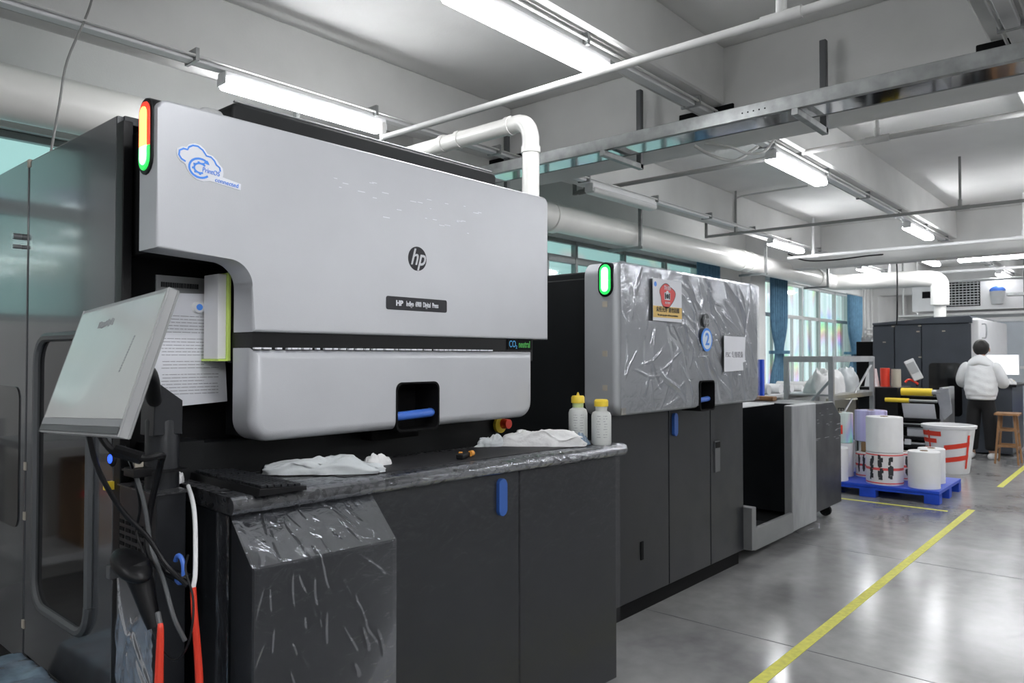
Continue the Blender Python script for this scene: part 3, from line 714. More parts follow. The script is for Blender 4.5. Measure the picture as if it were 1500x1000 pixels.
# lumpy soft things
def lumpy(name, m, label, cat, c, rx, ry, rz_, ang, seed, amp=.22, freq=9, nu=56, nv=18):
    c = Vector(c); ca, sa = math.cos(ang), math.sin(ang)
    def f(u, v):
        a = 2 * PI * u; b_ = PI / 2 * v
        x, y, z = math.cos(a) * math.cos(b_), math.sin(a) * math.cos(b_), math.sin(b_)
        n_ = noise.fractal(Vector((x * 1.5 + seed, y * 1.5, z)) * freq / 5, 1, 2, 4)
        k = 1 + amp * n_ + .18 * math.sin(3 * a + seed)
        zz = z ** .7 * rz_ * max(.3, 1 + .8 * noise.noise(Vector((x * 2.2, y * 1.6 + seed, 0))) + .22 * noise.noise(Vector((x * 7, y * 6 + seed, 1)))) if z > 0 else 0
        x, y = x * rx * k, y * ry * k
        return Vector((c.x + x * ca - y * sa, c.y + x * sa + y * ca, c.z + zz))
    return single(MB().grid(f, nu, nv), name, m, label, cat, ang=60)
lumpy('plastic_bag', 'bag', 'crumpled translucent white plastic bag beside the keyboard', 'bag', dl(.42, .20, ZT + .005), .185, .055, .046, -.70, 4.2)
lumpy('cleaning_cloth', 'cloth', 'folded white cloth piece at the right end of the plastic bag', 'cloth', dl(.63, .24, ZT + .004), .05, .03, .03, -.4, 8.1, .12)
lumpy('cleaning_cloth', 'cloth', 'long crumpled white cloth beside the bottles', 'cloth', dl(1.47, .21, ZT + .005), .17, .06, .058, -.95, 2.7, .3)
lumpy('cleaning_cloth', 'bag', 'greyish wad of plastic left of the long white cloth', 'cloth', dl(1.32, .35, ZT + .004), .075, .03, .035, -.3, 5.5)
lumpy('cleaning_cloth', 'bluefilm', 'grey blue stained rag end in front of the left bottle', 'cloth', dl(1.60, .11, ZT + .005), .05, .035, .042, -.6, 6.3)
lumpy('plastic_bag', 'white', 'small white wad of plastic beside the monitor post', 'bag', (1.045, 2.30, ZT), .03, .035, .05, 0, 1.3)
# utility knife
t = thing('utility_knife', 'black and orange utility knife on the desk mat', 'knife', dl(.97, .15, ZT + .004), rz=math.radians(20), local=True)
MB().box(-.05, .0, -.018, .012, 0, .022, .006).build('body', 'black', t)
MB().box(-.01, .035, -.012, .012, .002, .02, .005).build('grip', 'black', t)
MB().cyl((.03, -.012, .014), (.048, -.014, .014), .011, n=14).build('orange_end', 'orange', t)
MB().box(-.022, -.008, .0, .014, .018, .026, .003).build('orange_slider', 'orange', t)
# bottles
def bottle(x, y, h, w, label, neck, seed):
    t = thing('bottle', label, 'bottle', (x, y, ZT), 'yellow capped bottles')
    k = h / .205
    MB().lathe([(w * .46, 0), (w * .5, .008), (w * .5, .132 * k), (w * .44, .146 * k), (w * .29, .153 * k), (w * .29, .16 * k)], (x, y, ZT)).build('flask', 'bottle', t)
    MB().lathe([(w * .29, .155 * k), (w * .30, .178 * k)], (x, y, ZT)).build('neck', neck, t)
    MB().lathe([(w * .355, .174 * k), (w * .355, .198 * k), (w * .30, .205 * k)], (x, y, ZT)).build('cap', 'yellow', t)
    if seed: MB().cyl((x, y, ZT + .2 * k), (x, y, ZT + .22 * k), .010, .003, n=10).build('spout', 'yellow', t)
    g = MB(); random.seed(seed + 5)
    d0 = math.atan2(-y, -x)
    for cdeg in (-28, 12, ):
        for r in range(9):
            z = .035 + r * .0115; a = math.radians(cdeg)
            for s_ in range(6):
                if random.random() < .3: continue
                a1 = d0 + a + s_ * .07; a2 = a1 + .055; rr_ = w * .503
                v = [g.bm.verts.new((x + rr_ * math.cos(q_), y + rr_ * math.sin(q_), ZT + z_)) for q_, z_ in ((a1, z), (a2, z), (a2, z + .0025), (a1, z + .0025))]
                g.bm.faces.new(v)
    g.build('label_print', 'ink', t, kind='stuff', flip=False)
bottle(2.735, 1.99, .213, .085, 'plastic bottle with yellow spout cap, nearer the front press', 'bottle2', 1)
bottle(2.752, 1.875, .20, .088, 'plastic bottle with flat yellow cap at the desk corner', 'bottle', 0)

# ================================================================= MONITOR AND POST
t = thing('monitor_post', 'dark round post on a floor pedestal carrying the monitor', 'monitor stand', (.99, 2.3, 0))
MB().box(.925, 1.01, 2.13, 2.39, .0, ZT, .006).build('pedestal', 'dark', t)
random.seed(31); CR4 = crease(26, (0, .26), (.3, .85), (1.3, .5), (.03, .12), (.004, .008), (.003, .009))
MB().grid(lambda u, v: Vector((.918 - abs(ch(CR4, u * .26, .3 + v * .58)), 2.13 + u * .25, .3 + v * .58)), 60, 120).build('plastic_film', 'film', t, flip=False, ang=80)
MB().box(.92, 1.02, 2.12, 2.395, ZT, ZT + .004).build('pedestal_top', 'worktop', t)
MB().lathe([(.047, 0), (.047, .20), (.043, .21)], (.985, 2.235, ZT), 28).build('pole', 'dark', t)
MB().prism([(.94, 1.24), (1.025, 1.24), (1.025, 1.34), (.945, 1.40)], 'Y', 2.19, 2.28, .004).build('pole_head', 'dark', t)
MB().tube([(.96, 2.23, 1.34), (.90, 2.10, 1.36), (.80, 1.90, 1.43), (.72, 1.86, 1.455)], .020, 12).build('arm', 'black', t)
g = MB()
for r in range(6):
    for c in range(5): g.box(.9225, .926, 2.17 + c * .045, 2.20 + c * .045, .86 + r * .022, .87 + r * .022)
g.build('vent_slots', 'matte', t, kind='stuff')
MB().box(.90, 1.03, 2.16, 2.31, 1.135, 1.141).build('collar_plate', 'black', t)
# monitor: pose solved as a real 0.55 m wide panel leaning back
MC = Vector((.673, 1.859, 1.449)); MR = Matrix.Rotation(-1.630, 3, 'Z') @ Matrix.Rotation(-.323, 3, 'X') @ Matrix.Rotation(-.053, 3, 'Y')
t = thing('monitor', 'grey monitor leaning back on the post at the left', 'monitor', MC, local=True)
def M3(v): return MR @ Vector(v)
W2, H2 = .275, .16
def mo(x0, x1, y0, y1, z0, z1, name, m, bev=.0, par=None, kind=None):
    mb = MB(); mb.obox(M3(((x0 + x1) / 2, (y0 + y1) / 2, (z0 + z1) / 2)), (x1 - x0, y1 - y0, z1 - z0), MR, bev); return mb.build(name, m, par or t, kind=kind)
mo(-W2, W2, .0, .018, -H2, H2, 'casing', 'grey2', .003)
M['dscreen'] = mat('monitor screen', (.58, .59, .575), .25, 0, .06, 2.5, coat=.5)
sc_ = mo(-W2 + .006, W2 - .006, -.003, .0, -H2 + .034, H2 - .008, 'screen', 'dscreen')
mo(-W2 + .004, W2 - .004, -.004, .0, -H2 + .002, -H2 + .016, 'lower_bezel', 'gasket')
mo(-W2 + .004, W2 - .004, -.0035, .0, -H2 + .017, -H2 + .033, 'taskbar', 'grey', par=sc_)
g = MB()
for i in range(9):
    g.obox(M3((-.10 + i * .012, -.0035, .108 + random.uniform(-.003, .003))), (.007, .001, .016), MR)
for i in range(14): g.obox(M3((.155 + i * .0015, -.0035, -.02 + i * .006)), (.006, .001, .004), MR)
g.build('screen_print', 'grey', sc_, kind='stuff')
mo(-.05, .05, .02, .07, -.05, .05, 'rear_mount', 'black', .004)
mo(-W2, W2, .018, .022, -H2, H2, 'back_cover', 'grey2', .001)
# cables below the monitor
def cable(label, pts, r, m, rr=None, extra=None, cat='cable'):
    t = thing('cable', label, cat, pts[0])
    MB().tube(pts, r, 8, 6, rr).build('wire', m, t); return t
c = cable('thick black monitor cable looping from the screen to the post', [(.72, 2.02, 1.30), (.75, 1.98, 1.235), (.80, 1.93, 1.215), (.87, 1.98, 1.21), (.90, 2.05, 1.18), (.895, 2.10, 1.05), (.885, 2.09, .95), (.90, 2.06, .90), (.925, 1.98, .87), (.95, 1.95, .87)], .009, 'black')
MB().tube([(.755, 1.975, 1.235), (.80, 1.93, 1.215)], .016, 10, 1).build('ferrite_bead', 'black', c)
cable('thin black cable dropping from the monitor edge', [(.71, 2.03, 1.28), (.74, 2.04, 1.18), (.80, 2.05, 1.07), (.86, 2.03, .99), (.89, 1.99, .92), (.92, 1.93, .87)], .0065, 'black')
cable('black cable hanging against the side door', [(.80, 2.04, 1.24), (.86, 2.13, 1.16), (.90, 2.18, 1.05), (.90, 2.20, .97), (.905, 2.14, .90)], .004, 'black')
cable('grey cable running down beside the scanner', [(.85, 2.14, 1.20), (.865, 2.12, 1.14), (.88, 2.10, 1.06), (.89, 2.08, .95), (.88, 1.98, .88), (.88, 1.92, .80), (.90, 1.90, .74)], .006, 'gasket')
cable('thin black loop of cable above the red sleeve', [(.86, 2.02, .80), (.86, 1.97, .73), (.87, 1.90, .70), (.88, 1.85, .74), (.89, 1.84, .80), (.90, 1.86, .86), (.90, 1.90, .92), (.92, 1.93, .95)], .003, 'black')
c = cable('white cable with red lower sleeve beside the desk', [(1.00, 2.10, 1.10), (.965, 2.0, 1.075), (.955, 1.965, 1.03), (.945, 1.94, .96), (.93, 1.91, .90), (.92, 1.90, .87)], .006, 'white')
MB().tube([(.92, 1.90, .872), (.92, 1.89, .80), (.925, 1.885, .72), (.93, 1.88, .6), (.935, 1.88, .3)], .0075, 10, 4, .011).build('red_sleeve', 'red', c)
c = cable('red sleeved cable hanging under the scanner', [(.83, 1.90, .83), (.826, 1.875, .80)], .007, 'gasket')
MB().tube([(.826, 1.875, .81), (.824, 1.87, .79), (.822, 1.87, .70), (.82, 1.87, .58), (.82, 1.87, .3)], .006, 10, 4, .014).build('red_sleeve', 'red', c)
# barcode scanner
t = thing('barcode_scanner', 'black handheld barcode scanner hanging head up below the post', 'scanner', (.83, 2.02, .80))
ax_ = Vector((.02, -.05, -.14)).normalized()
def hd(u, v):
    a = 2 * PI * u; b_ = PI * (v - .5)
    p = Vector((.045 * math.cos(a) * math.cos(b_), .082 * math.sin(a) * math.cos(b_), .026 * math.sin(b_)))
    return Vector((.82, 2.035, .925)) + Matrix.Rotation(.32, 3, 'X') @ p
MB().grid(hd, 28, 12).build('head', 'black', t, ang=60)
MB().tube([(.825, 2.02, .925), (.832, 2.0, .88), (.84, 1.975, .82), (.845, 1.955, .775)], .036, 16, 4, .016).build('handle', 'black', t)
MB().box(.79, .83, 2.10, 2.125, .88, .915, .004).build('scan_window', 'gasket', t)
# ring clip
t = thing('ring_clip', 'blue plastic ring clip on the pedestal holding cables', 'clip', (.915, 1.97, .90))
q = [(.918, 1.975 + .026 * math.cos(math.radians(a)), .905 + .036 * math.sin(math.radians(a))) for a in range(30, 330, 20)]
MB().tube(q, .006, 8, 2).build('ring', 'blue', t)
MB().tube([(.90, 2.0, .90), (.915, 1.965, .89), (.93, 1.94, .885)], .012, 8, 3).build('held_cable', 'black', t)
t = thing('key_fob', 'small dark fob with blue light dangling under the monitor', 'fob', (.78, 2.06, 1.20))
ell(.78, 2.06, 1.205, .011, .011, .022, flat=False).build('fob_body', 'black', t)
ell(.772, 2.055, 1.205, .006, .007, .012, flat=False).build('light', 'blueled', t)
MB().tube([(.78, 2.06, 1.22), (.775, 2.05, 1.27)], .002, 6, 1).build('string', 'black', t)
t = thing('cable_connector', 'cream coloured cable connector beside the post', 'connector', (.87, 2.14, 1.18))
MB().box(.86, .885, 2.12, 2.15, 1.165, 1.19, .003).build('connector_body', 'beige', t)
MB().box(.85, .90, 2.10, 2.17, 1.14, 1.164, .003).build('black_base', 'black', t)

# low plastic-wrapped platform at the lower left
t = thing('wrapped_platform', 'low platform wrapped in crumpled blue grey plastic at the lower left corner', 'platform', (.3, 2.3, 0))
MB().box(-.45, .86, 1.4, 3.10, 0, .40).build('base', 'dark', t)
def wf(u, v):
    x = -.48 + u * 1.38; y = 1.38 + v * 1.74
    z = .415 + .010 * noise.fractal(Vector((x * 9, y * 9, 2)), 1, 2, 4) + .01 * abs(noise.noise(Vector((x * 5, y * 7, 5))))
    e_ = min(u, 1 - u, v, 1 - v); 
    if e_ < .02: z -= .12 * (1 - e_ / .02)
    return Vector((x, y, z))
MB().grid(wf, 110, 130).build('plastic_wrap', 'bluefilm', t, flip=False, ang=60)
MB().grid(lambda u, v: Vector((.40 + u * .09 + v * .12, 2.95 - v * .95, .435 + .006 * noise.noise(Vector((u * 2, v * 9, 0))))), 4, 40).build('dark_strip', 'dark', t, flip=False)

# ================================================================= SECOND PRESS
p2 = thing('press_unit', 'smaller grey press unit wrapped in clear film with a green light and round number sticker', 'printing press', (4.2, 3.2, 0))
MB().box(3.33, 5.08, 2.30, 4.2, .09, 1.90, .01).build('body', 'blk_body', p2)
MB().box(3.335, 5.07, 2.24, 4.19, 1.835, 1.935, .012).build('top_cover', 'blk_body', p2)
MB().box(3.36, 5.07, 2.285, 4.1, 0, .11).build('plinth', 'matte', p2)
g = MB()
for i in range(30):
    y = random.uniform(2.3, 3.6); g.box(3.331, 3.334, y, y + random.uniform(.01, .05), 1.885 + random.uniform(-.004, .004), 1.8885)
g.build('film_creases', 'grey', p2, kind='stuff')
for a, b_ in ((3.34, 4.018), (4.026, 4.568), (4.576, 5.08)):
    d = MB().box(a, b_, 2.25, 2.30, .10, 1.16, .005).build('door_panel', 'dark', p2)
MB().prism(rrect(4.06, 4.105, .985, 1.125, .021, 5), 'Y', 2.232, 2.252, .004, 2).build('latch', 'latch', p2)
MB().box(4.625, 4.70, 2.242, 2.252, .70, .905, .003).build('vent_slot', 'gasket', p2)
MB().box(4.63, 4.695, 2.238, 2.244, .86, .90, .003).build('vent_slot', 'matte', p2)
MB().box(3.69, 3.72, 2.244, 2.252, .31, .415, .003).build('handle_slot', 'matte', p2)
# silver cover with handle cutout
x0, x1, z0, z1 = 3.272, 5.085, 1.155, 1.972
c2 = MB().slab(x0, x1, z0, z1, .075, 2.13, 2.335, .035, 6).build('front_cover', 'silver2', p2)
cut(c2, MB().prism(rrect(4.172, 4.368, 1.13, 1.322, .024, 5), 'Y', 2.0, 2.29))
MB().box(4.16, 4.38, 2.27, 2.33, 1.12, 1.33, .004).build('handle_recess', 'matte', p2)
sleeve(rrect(4.172, 4.368, 1.135, 1.322, .024, 5), 2.117, 2.275, .08, 'matte', p2)
MB().prism(rrect(4.172, 4.368, 1.135, 1.322, .024, 5), 'Y', 2.272, 2.28).build('recess_back', 'matte', p2)
MB().tube([(4.18, 2.17, 1.198), (4.21, 2.15, 1.20), (4.33, 2.15, 1.205), (4.355, 2.165, 1.205)], .016, 14, 3).build('handle', 'blue', p2)
status(p2, x0, 2.165, 2.235, 1.795, 1.955, 1.87, False)
random.seed(21)
CR = crease(46, (3.7, 5.05), (1.25, 1.97), (-1.05, .25), (.05, .24), (.008, .015), (.008, .018)) + crease(30, (3.3, 5.05), (1.2, 1.95), (-1.4, .3), (.04, .14), (.007, .013), (.006, .013)) + \
     crease(14, (3.8, 5.0), (1.3, 1.9), (-.95, .15), (.15, .35), (.014, .022), (.014, .026)) + crease(8, (3.4, 4.0), (1.2, 1.5), (.6, .3), (.08, .2), (.004, .007), (.002, .004)) + crease(4, (3.9, 4.5), (1.6, 1.9), (-.45, .1), (.15, .25), (.006, .012), (.003, .006))
def pf(u, v):
    x = 3.30 + u * 1.775; z = 1.17 + v * .79
    if 4.17 < x < 4.37 and z < 1.322: return Vector((x, 2.285, z))
    k = .25 if (3.57 < x < 3.95 and 1.64 < z < 1.93) or (4.15 < x < 4.34 and 1.47 < z < 1.76) or (4.46 < x < 4.83 and 1.35 < z < 1.62) else 1.0
    return Vector((x, 2.124 - k * ch(CR, x, z) - .002 * noise.noise(Vector((x * 4, z * 4, 0))), z))
MB().grid(pf, 330, 170).build('plastic_film', 'film', p2, flip=False, ang=80)
MB().grid(lambda u, v: Vector((3.30 + u * 1.775, 2.124 + .03 * (1 - math.cos(v * PI / 2)) + .02 * v, 1.955 + .024 * math.sin(v * PI / 2) + .003 * noise.noise(Vector((u * 40, v * 3, 0))))), 200, 8).build('plastic_film', 'film', p2, flip=False, ang=80)
g = MB()
for z in (1.73, 1.47, 1.29, 1.20): g.box(x0 - .002, x0 + .001, 2.19, 2.22, z, z + .03)
g.box(3.31, 3.35, 2.127, 2.131, 1.165, 1.20)
g.build('tape_piece', 'beige', p2, kind='stuff')
# poster
ps = thing('warning_poster', 'white poster with red blot and camera symbol on the film of the smaller press', 'poster', (3.76, 2.115, 1.67))
YP = 2.108
MB().prism([(3.60, 1.670), (3.925, 1.668), (3.925, 1.905), (3.60, 1.905)], 'Y', YP, YP + .003).build('sheet', 'paper', ps)
q = [(3.755 + .085 * math.cos(a) * (1 + .10 * math.sin(3 * a + 1) + .06 * math.sin(5 * a)), 1.815 + .066 * math.sin(a) * (1 + .10 * math.sin(3 * a + 1) + .06 * math.cos(4 * a))) for a in [i * PI / 16 for i in range(32)]]
bl = MB().prism(q, 'Y', YP - .001, YP).build('red_blot', 'redp', ps)
line(q, .004, 'inkd', ps, YP - .0013, True)
g = MB().prism(rrect(3.722, 3.788, 1.79, 1.832, .006, 3), 'Y', YP - .002, YP - .001).prism([(3.74, 1.83), (3.748, 1.842), (3.765, 1.842), (3.772, 1.83)], 'Y', YP - .002, YP - .001); cg = g.build('camera_symbol', 'paper', ps)
MB().cyl((3.755, YP - .003, 1.811), (3.755, YP - .002, 1.811), .014, n=20).build('lens_ring', 'inkd', cg)
MB().box(3.727, 3.738, YP - .003, YP - .002, 1.795, 1.828).box(3.772, 3.783, YP - .003, YP - .002, 1.795, 1.828).build('camera_shade', 'inkd', cg)
MB().box(3.60, 3.925, YP - .001, YP, 1.688, 1.752).build('yellow_band', 'yelp', ps)
text('禁止拍照', .026, (3.757, YP - .0015, 1.857), 0, 'paper', ps, sx=.7)
text('NO FILM', .018, (3.757, YP - .0015, 1.773), 0, 'paper', ps, sx=.8)
text('未经允许 请勿拍照', .032, (3.762, YP - .0015, 1.732), 0, 'inkd', ps, sx=1.0, bold=.0004)
text('No photographs without permission', .0155, (3.762, YP - .0015, 1.703), 0, 'inkd', ps)
MB().cyl((3.625, YP - .001, 1.872), (3.625, YP, 1.872), .014, n=20).build('blue_mark', 'stblue', ps)
# hp ring mark and number sticker on the cover
rg = MB().cyl((4.245, 2.112, 1.692), (4.245, 2.116, 1.692), .043, n=32).build('round_badge', 'gasket', p2)
text('hp', .080, (4.245, 2.1112, 1.694), 0, 'silver2', rg, shear=.35, sx=.85)
sk = MB().cyl((4.245, 2.108, 1.573), (4.245, 2.112, 1.573), .072, n=36).build('number_sticker', 'stblue', p2)
MB().cyl((4.245, 2.1065, 1.573), (4.245, 2.108, 1.573), .058, n=36).build('inner_disc', 'ltblue', sk)
text('2', .105, (4.245, 2.1058, 1.573), 0, 'stblue', sk, bold=.002)
fs = thing('notice_sheet', 'torn white paper notice taped at the right of the smaller press', 'notice', (4.64, 2.11, 1.37))
q = [(4.485, 1.372), (4.77, 1.378), (4.765, 1.43), (4.80, 1.435), (4.795, 1.50), (4.80, 1.52), (4.81, 1.60), (4.485, 1.602)]
MB().prism(q, 'Y', YP, YP + .003).build('sheet', 'paper', fs)
text('FSC 专用设备', .044, (4.635, YP - .001, 1.48), 0, 'ink', fs, sx=1.02)

# ================================================================= ROLL FEEDER
rf = thing('roll_feeder', 'low open roll feeder with silver upright slab beside the smaller press', 'feeder', (6.1, 2.7, 0))
MB().box(5.12, 5.92, 2.75, 3.4, .12, 1.085, .01).build('back_box', 'matte', rf)
MB().box(5.12, 5.16, 2.32, 2.80, .12, 1.085, .004).build('end_plate', 'matte', rf)
MB().box(5.12, 5.93, 2.30, 2.80, .10, .13).build('base_plate', 'dark', rf)
MB().box(5.10, 5.93, 2.36, 3.42, 1.085, 1.095, .003).build('top_edge', 'lgrey', rf)
MB().box(5.3, 5.6, 2.735, 2.75, .93, .965, .005).build('grip_slot', 'matte', rf)
MB().box(5.085, 5.16, 2.19, 2.30, .10, .40, .006).build('corner_post', 'dsilver', rf)
MB().box(5.15, 5.90, 2.20, 2.235, .085, .24, .006).build('front_rail', 'dsilver', rf)
MB().prism(rrect(5.90, 6.44, .085, 1.08, .012, 3), 'Y', 2.205, 2.27, .012).build('upright_slab', 'slabp', rf)
MB().prism([(6.44, .12), (7.26, .12), (7.26, .92), (7.04, 1.06), (6.44, 1.06)], 'Y', 2.26, 3.4, .01).build('housing', 'dark', rf)
g = MB(); random.seed(4)
for i in range(22):
    x = random.uniform(6.46, 7.2); z = random.uniform(.72, 1.03) if x < 7.0 else random.uniform(.7, .88); g.box(x, x + random.uniform(.02, .12), 2.2585, 2.261, z, z + .004, 0)
g.build('film_creases', 'grey', rf, kind='stuff')
MB().grid(lambda u, v: Vector((5.92 + u * .9, 2.15 + .12 * v + .04 * math.sin(u * 9), .05 + .06 * v * abs(math.sin(u * 7)) + .02 * noise.noise(Vector((u * 9, v * 3, 0))))), 40, 6).build('loose_film', 'film2', rf, flip=False)
for x in (6.0, 7.1): MB().cyl((x, 2.36, .05), (x + .04, 2.36, .05), .05, n=16).build('caster', 'matte', rf)
MB().box(6.0, 7.2, 2.45, 3.3, .04, .09).build('underframe', 'matte', rf)
MB().cyl((5.3, 2.6, .0), (5.3, 2.6, .12), .03, n=12).cyl((5.85, 2.6, .0), (5.85, 2.6, .12), .03, n=12).build('foot', 'matte', rf)

# ================================================================= BLUE RACK behind the feeder
t = thing('blue_rack', 'bright blue metal upright frame behind the smaller press', 'rack', (7.25, 3.25, 0))
MB().box(7.315, 7.365, 3.03, 3.08, 0, 1.44, .004).build('upright', 'bluepal', t)
MB().box(7.315, 7.365, 3.48, 3.53, 0, 1.44, .004).build('upright', 'bluepal', t)
for z in (1.36, 1.10): MB().box(7.32, 7.36, 3.08, 3.50, z, z + .05, .004).build('rung', 'bluepal', t)
MB().box(7.25, 7.5, 3.08, 3.48, .90, .93, .004).build('shelf', 'bluepal', t)
single(MB().box(7.27, 7.45, 3.12, 3.25, .9305, 1.25, .01), 'wooden_block', 'card', 'upright brown wooden block inside the blue frame', 'block')
single(MB().box(6.75, 6.85, 2.70, 3.05, 1.0605, 1.10, .008), 'wooden_plank', 'wood', 'orange brown plank lying on the dark feeder housing', 'plank')

# ================================================================= TROLLEY RACK by the window
t = thing('trolley_rack', 'grey steel trolley frame in front of the far window', 'rack', (10.3, 3.9, 0))
XA, XB, YA, YB = 9.42, 10.55, 3.6, 4.6
UP = [(9.42, 3.6), (10.54, 3.6), (9.9, 4.25), (11.2, 4.25)]
xa, ya, xb_, yb_ = 9.6, 3.72, 10.9, 3.30
for (x, y) in ((9.45, 3.6), (9.45, 3.05), (11.15, 3.6), (11.15, 3.05)): MB().box(x - .03, x + .03, y - .03, y + .03, .1, 1.47, .004).build('upright', 'steel', t)
for y in (3.05, 3.6):
    MB().box(9.45, 11.15, y - .025, y + .025, 1.40, 1.475, .004).build('top_rail', 'steel', t)
    MB().box(9.45, 11.15, y - .02, y + .02, .93, .99, .004).build('rail', 'steel', t)
for x in (9.45, 11.15):
    MB().box(x - .025, x + .025, 3.05, 3.6, 1.40, 1.475, .004).build('end_rail', 'steel', t)
MB().box(9.45, 11.15, 3.05, 3.6, .98, 1.0).build('shelf', 'steel', t)
MB().tube([(9.45, 3.6, .55), (9.47, 3.05, 1.2)], .018, 8, 1).build('brace', 'steel', t)
MB().tube([(9.5, 3.05, .55), (11.1, 3.05, 1.35)], .014, 8, 1).build('brace', 'steel', t)
lumpy('plastic_sack', 'cloth', 'large white sack under plastic standing on the trolley frame', 'sack', (10.05, 3.33, 1.0), .42, .2, .26, 0, 3.1, .10)
lumpy('plastic_sack', 'bag', 'smaller translucent white sack on the trolley frame, right of the large one', 'sack', (10.8, 3.32, 1.0), .24, .2, .30, 0, 9.1, .08)
# worktable with cartons behind
t = thing('work_table', 'long cluttered bench under the far window', 'table', (13.5, 4.9, 0))
MB().box(10.8, 16.5, 4.55, 5.35, .82, .87, .006).build('top', 'lgrey', t)
for x in (10.9, 13.5, 16.4):
    for y in (4.6, 5.3): MB().box(x - .03, x + .03, y - .03, y + .03, 0, .82).build('leg', 'steel', t)
random.seed(5)
for i in range(11):
    x = 11.0 + i * .48; rr_ = random.uniform(.05, .08)
    o = MB().cyl((x, 4.65, .87 + rr_), (x + .08, 5.3, .87 + rr_), rr_, n=20)
    single(o, 'paper_roll', random.choice(['lgrey', 'white', 'holo2', 'cloth']), '%s roll of film from the left on the cluttered window bench' % ['first', 'second', 'third', 'fourth', 'fifth', 'sixth', 'seventh', 'eighth', 'ninth', 'tenth', 'eleventh'][i], 'roll', 'rolls on the window bench')
for (x, y, z, w, d, h, m, lab) in ((11.5, 3.52, .35, .4, .42, .5, 'beige', 'beige carton with black letters beside the black unwinder'),):
    t = thing('carton', lab, 'box', (x, y, z - .35 if z == .35 else z))
    zz = z if z != .35 else .35
    MB().box(x - w / 2, x + w / 2, y - d / 2, y + d / 2, zz, zz + h, .008).build('box', m, t)
    MB().box(x - w / 2 - .002, x + w / 2 + .002, y - .03, y + .03, zz + h - .003, zz + h + .002).build('tape', 'lgrey', t)
    if m == 'beige':
        text('E1G', .13, (x - w / 2 - .001, y, zz + .27), Matrix(((0, 0, -1, 0), (0, -1, 0, 0), (-1, 0, 0, 0), (0, 0, 0, 1))), 'inkd', t)
    single(MB().box(x - w / 2 - .05, x + w / 2 + .05, y - d / 2 - .02, y + d / 2 + .02, 0, zz, .01), 'storage_crate', 'grey' if m == 'beige' else 'white', 'crate standing under the ' + lab.split(' beside')[0].split(' right')[0], 'crate')

# ================================================================= CURTAINS
def curtain(x0, x1, zt_, zb_, label, tie=1.55):
    xm = (x0 + x1) / 2; hw = (x1 - x0) / 2
    def f(u, v):
        z = zt_ + (zb_ - zt_) * v
        k = 1 - .55 * math.exp(-((z - tie) / .35) ** 2)
        if z < tie: k = max(k, .45) * (1 + .25 * (tie - z))
        a = u * 7 * 2 * PI
        return Vector((xm + (u * 2 - 1) * hw * k, 5.42 + .035 * math.sin(a) * (1 - .4 * (1 - k)), z))
    t = thing('curtain', label, 'curtain', (xm, 5.42, zb_), 'blue window curtains')
    MB().grid(f, 84, 40).build('fabric', 'curtain', t, flip=False, ang=80)
    MB().lathe([(hw * .5, -.03), (hw * .5, .03)], (xm, 5.42, tie), 16).build('tie_band', 'curtain', t)
    MB().cyl((x0 - .1, 5.42, zt_ + .01), (x1 + .1, 5.42, zt_ + .01), .014, n=8).build('rod', 'steel', t)
    return t
curtain(10.62, 11.35, 3.0, .75, 'blue curtain whose top shows above the smaller press')
curtain(13.5, 14.25, 2.97, .75, 'tied blue curtain beside the white column')
curtain(18.0, 19.0, 2.90, .7, 'tied blue curtain left of the far dark press')

# ================================================================= PALLET AND ROLLS
t = thing('plastic_pallet', 'bright blue plastic pallet with paper rolls on it', 'pallet', (8.85, 2.35, 0))
MB().box(8.34, 9.40, 1.67, 3.0, .10, .135, .008).build('deck', 'bluepal', t)
for x in (8.34, 8.80, 9.28):
    for y in (1.67, 2.26, 2.86):
        MB().box(x, x + .12, y, y + (.14 if y != 2.26 else .16), 0, .10, .006).build('foot', 'bluepal', t)
for x in (8.34, 9.28): MB().box(x, x + .1, 1.67, 3.0, .08, .10).build('runner', 'bluepal', t)
def roll(x, y, z, r, h, m, label, name='paper_roll', band=False, core='core', group='rolls on the blue pallet'):
    t = thing(name, label, 'roll', (x, y, z), group)
    rc = .038
    MB().lathe([(rc, 0), (r, 0), (r, .003), (r, h - .006), (r - .006, h), (rc, h), (rc, 0)], (x, y, z), 40).build('wound_web', m, t)
    MB().lathe([(rc, .0), (rc, h + .004), (rc - .006, h + .004), (rc - .006, 0), (rc, 0)], (x, y, z), 20).build('core', core, t)
    if band:
        for k, zz in enumerate((.02, h * .48, h * .52, h - .02)):
            MB().lathe([(r + .001, zz - .006), (r + .001, zz + .006)], (x, y, z), 40).build('red_band', 'redp', t)
        g = MB(); d0 = PI
        random.seed(int(x * 100))
        for a in (-.62, -.12, .42):
            for k in range(30):
                a1 = d0 + a + random.uniform(0, .16); z1_ = random.uniform(.05, h - .06); w_ = random.uniform(.08, .16); hh = random.uniform(.015, .05)
                v = [g.bm.verts.new((x + (r + .0015) * math.cos(q_), y + (r + .0015) * math.sin(q_), z + z_)) for q_, z_ in ((a1, z1_), (a1 + w_, z1_), (a1 + w_, z1_ + hh), (a1, z1_ + hh))]
                g.bm.faces.new(v)
        g.build('dark_print', 'inkd', t, kind='stuff', flip=False)
    return t
PZ = .135
roll(8.53, 1.845, PZ, .148, .37, 'white', 'white roll standing alone at the right front of the pallet')
roll(8.93, 1.86, PZ, .13, .36, 'white', 'white roll mostly hidden behind the right front roll')
roll(8.54, 2.22, PZ, .18, .33, 'printed', 'printed label roll with red bands under the tall white roll', band=True)
roll(8.54, 2.22, PZ + .336, .178, .365, 'white', 'white roll stacked on the printed roll')
roll(8.90, 2.50, PZ, .11, .27, 'printed', 'printed roll with red bands left of the stacked pair', band=True)
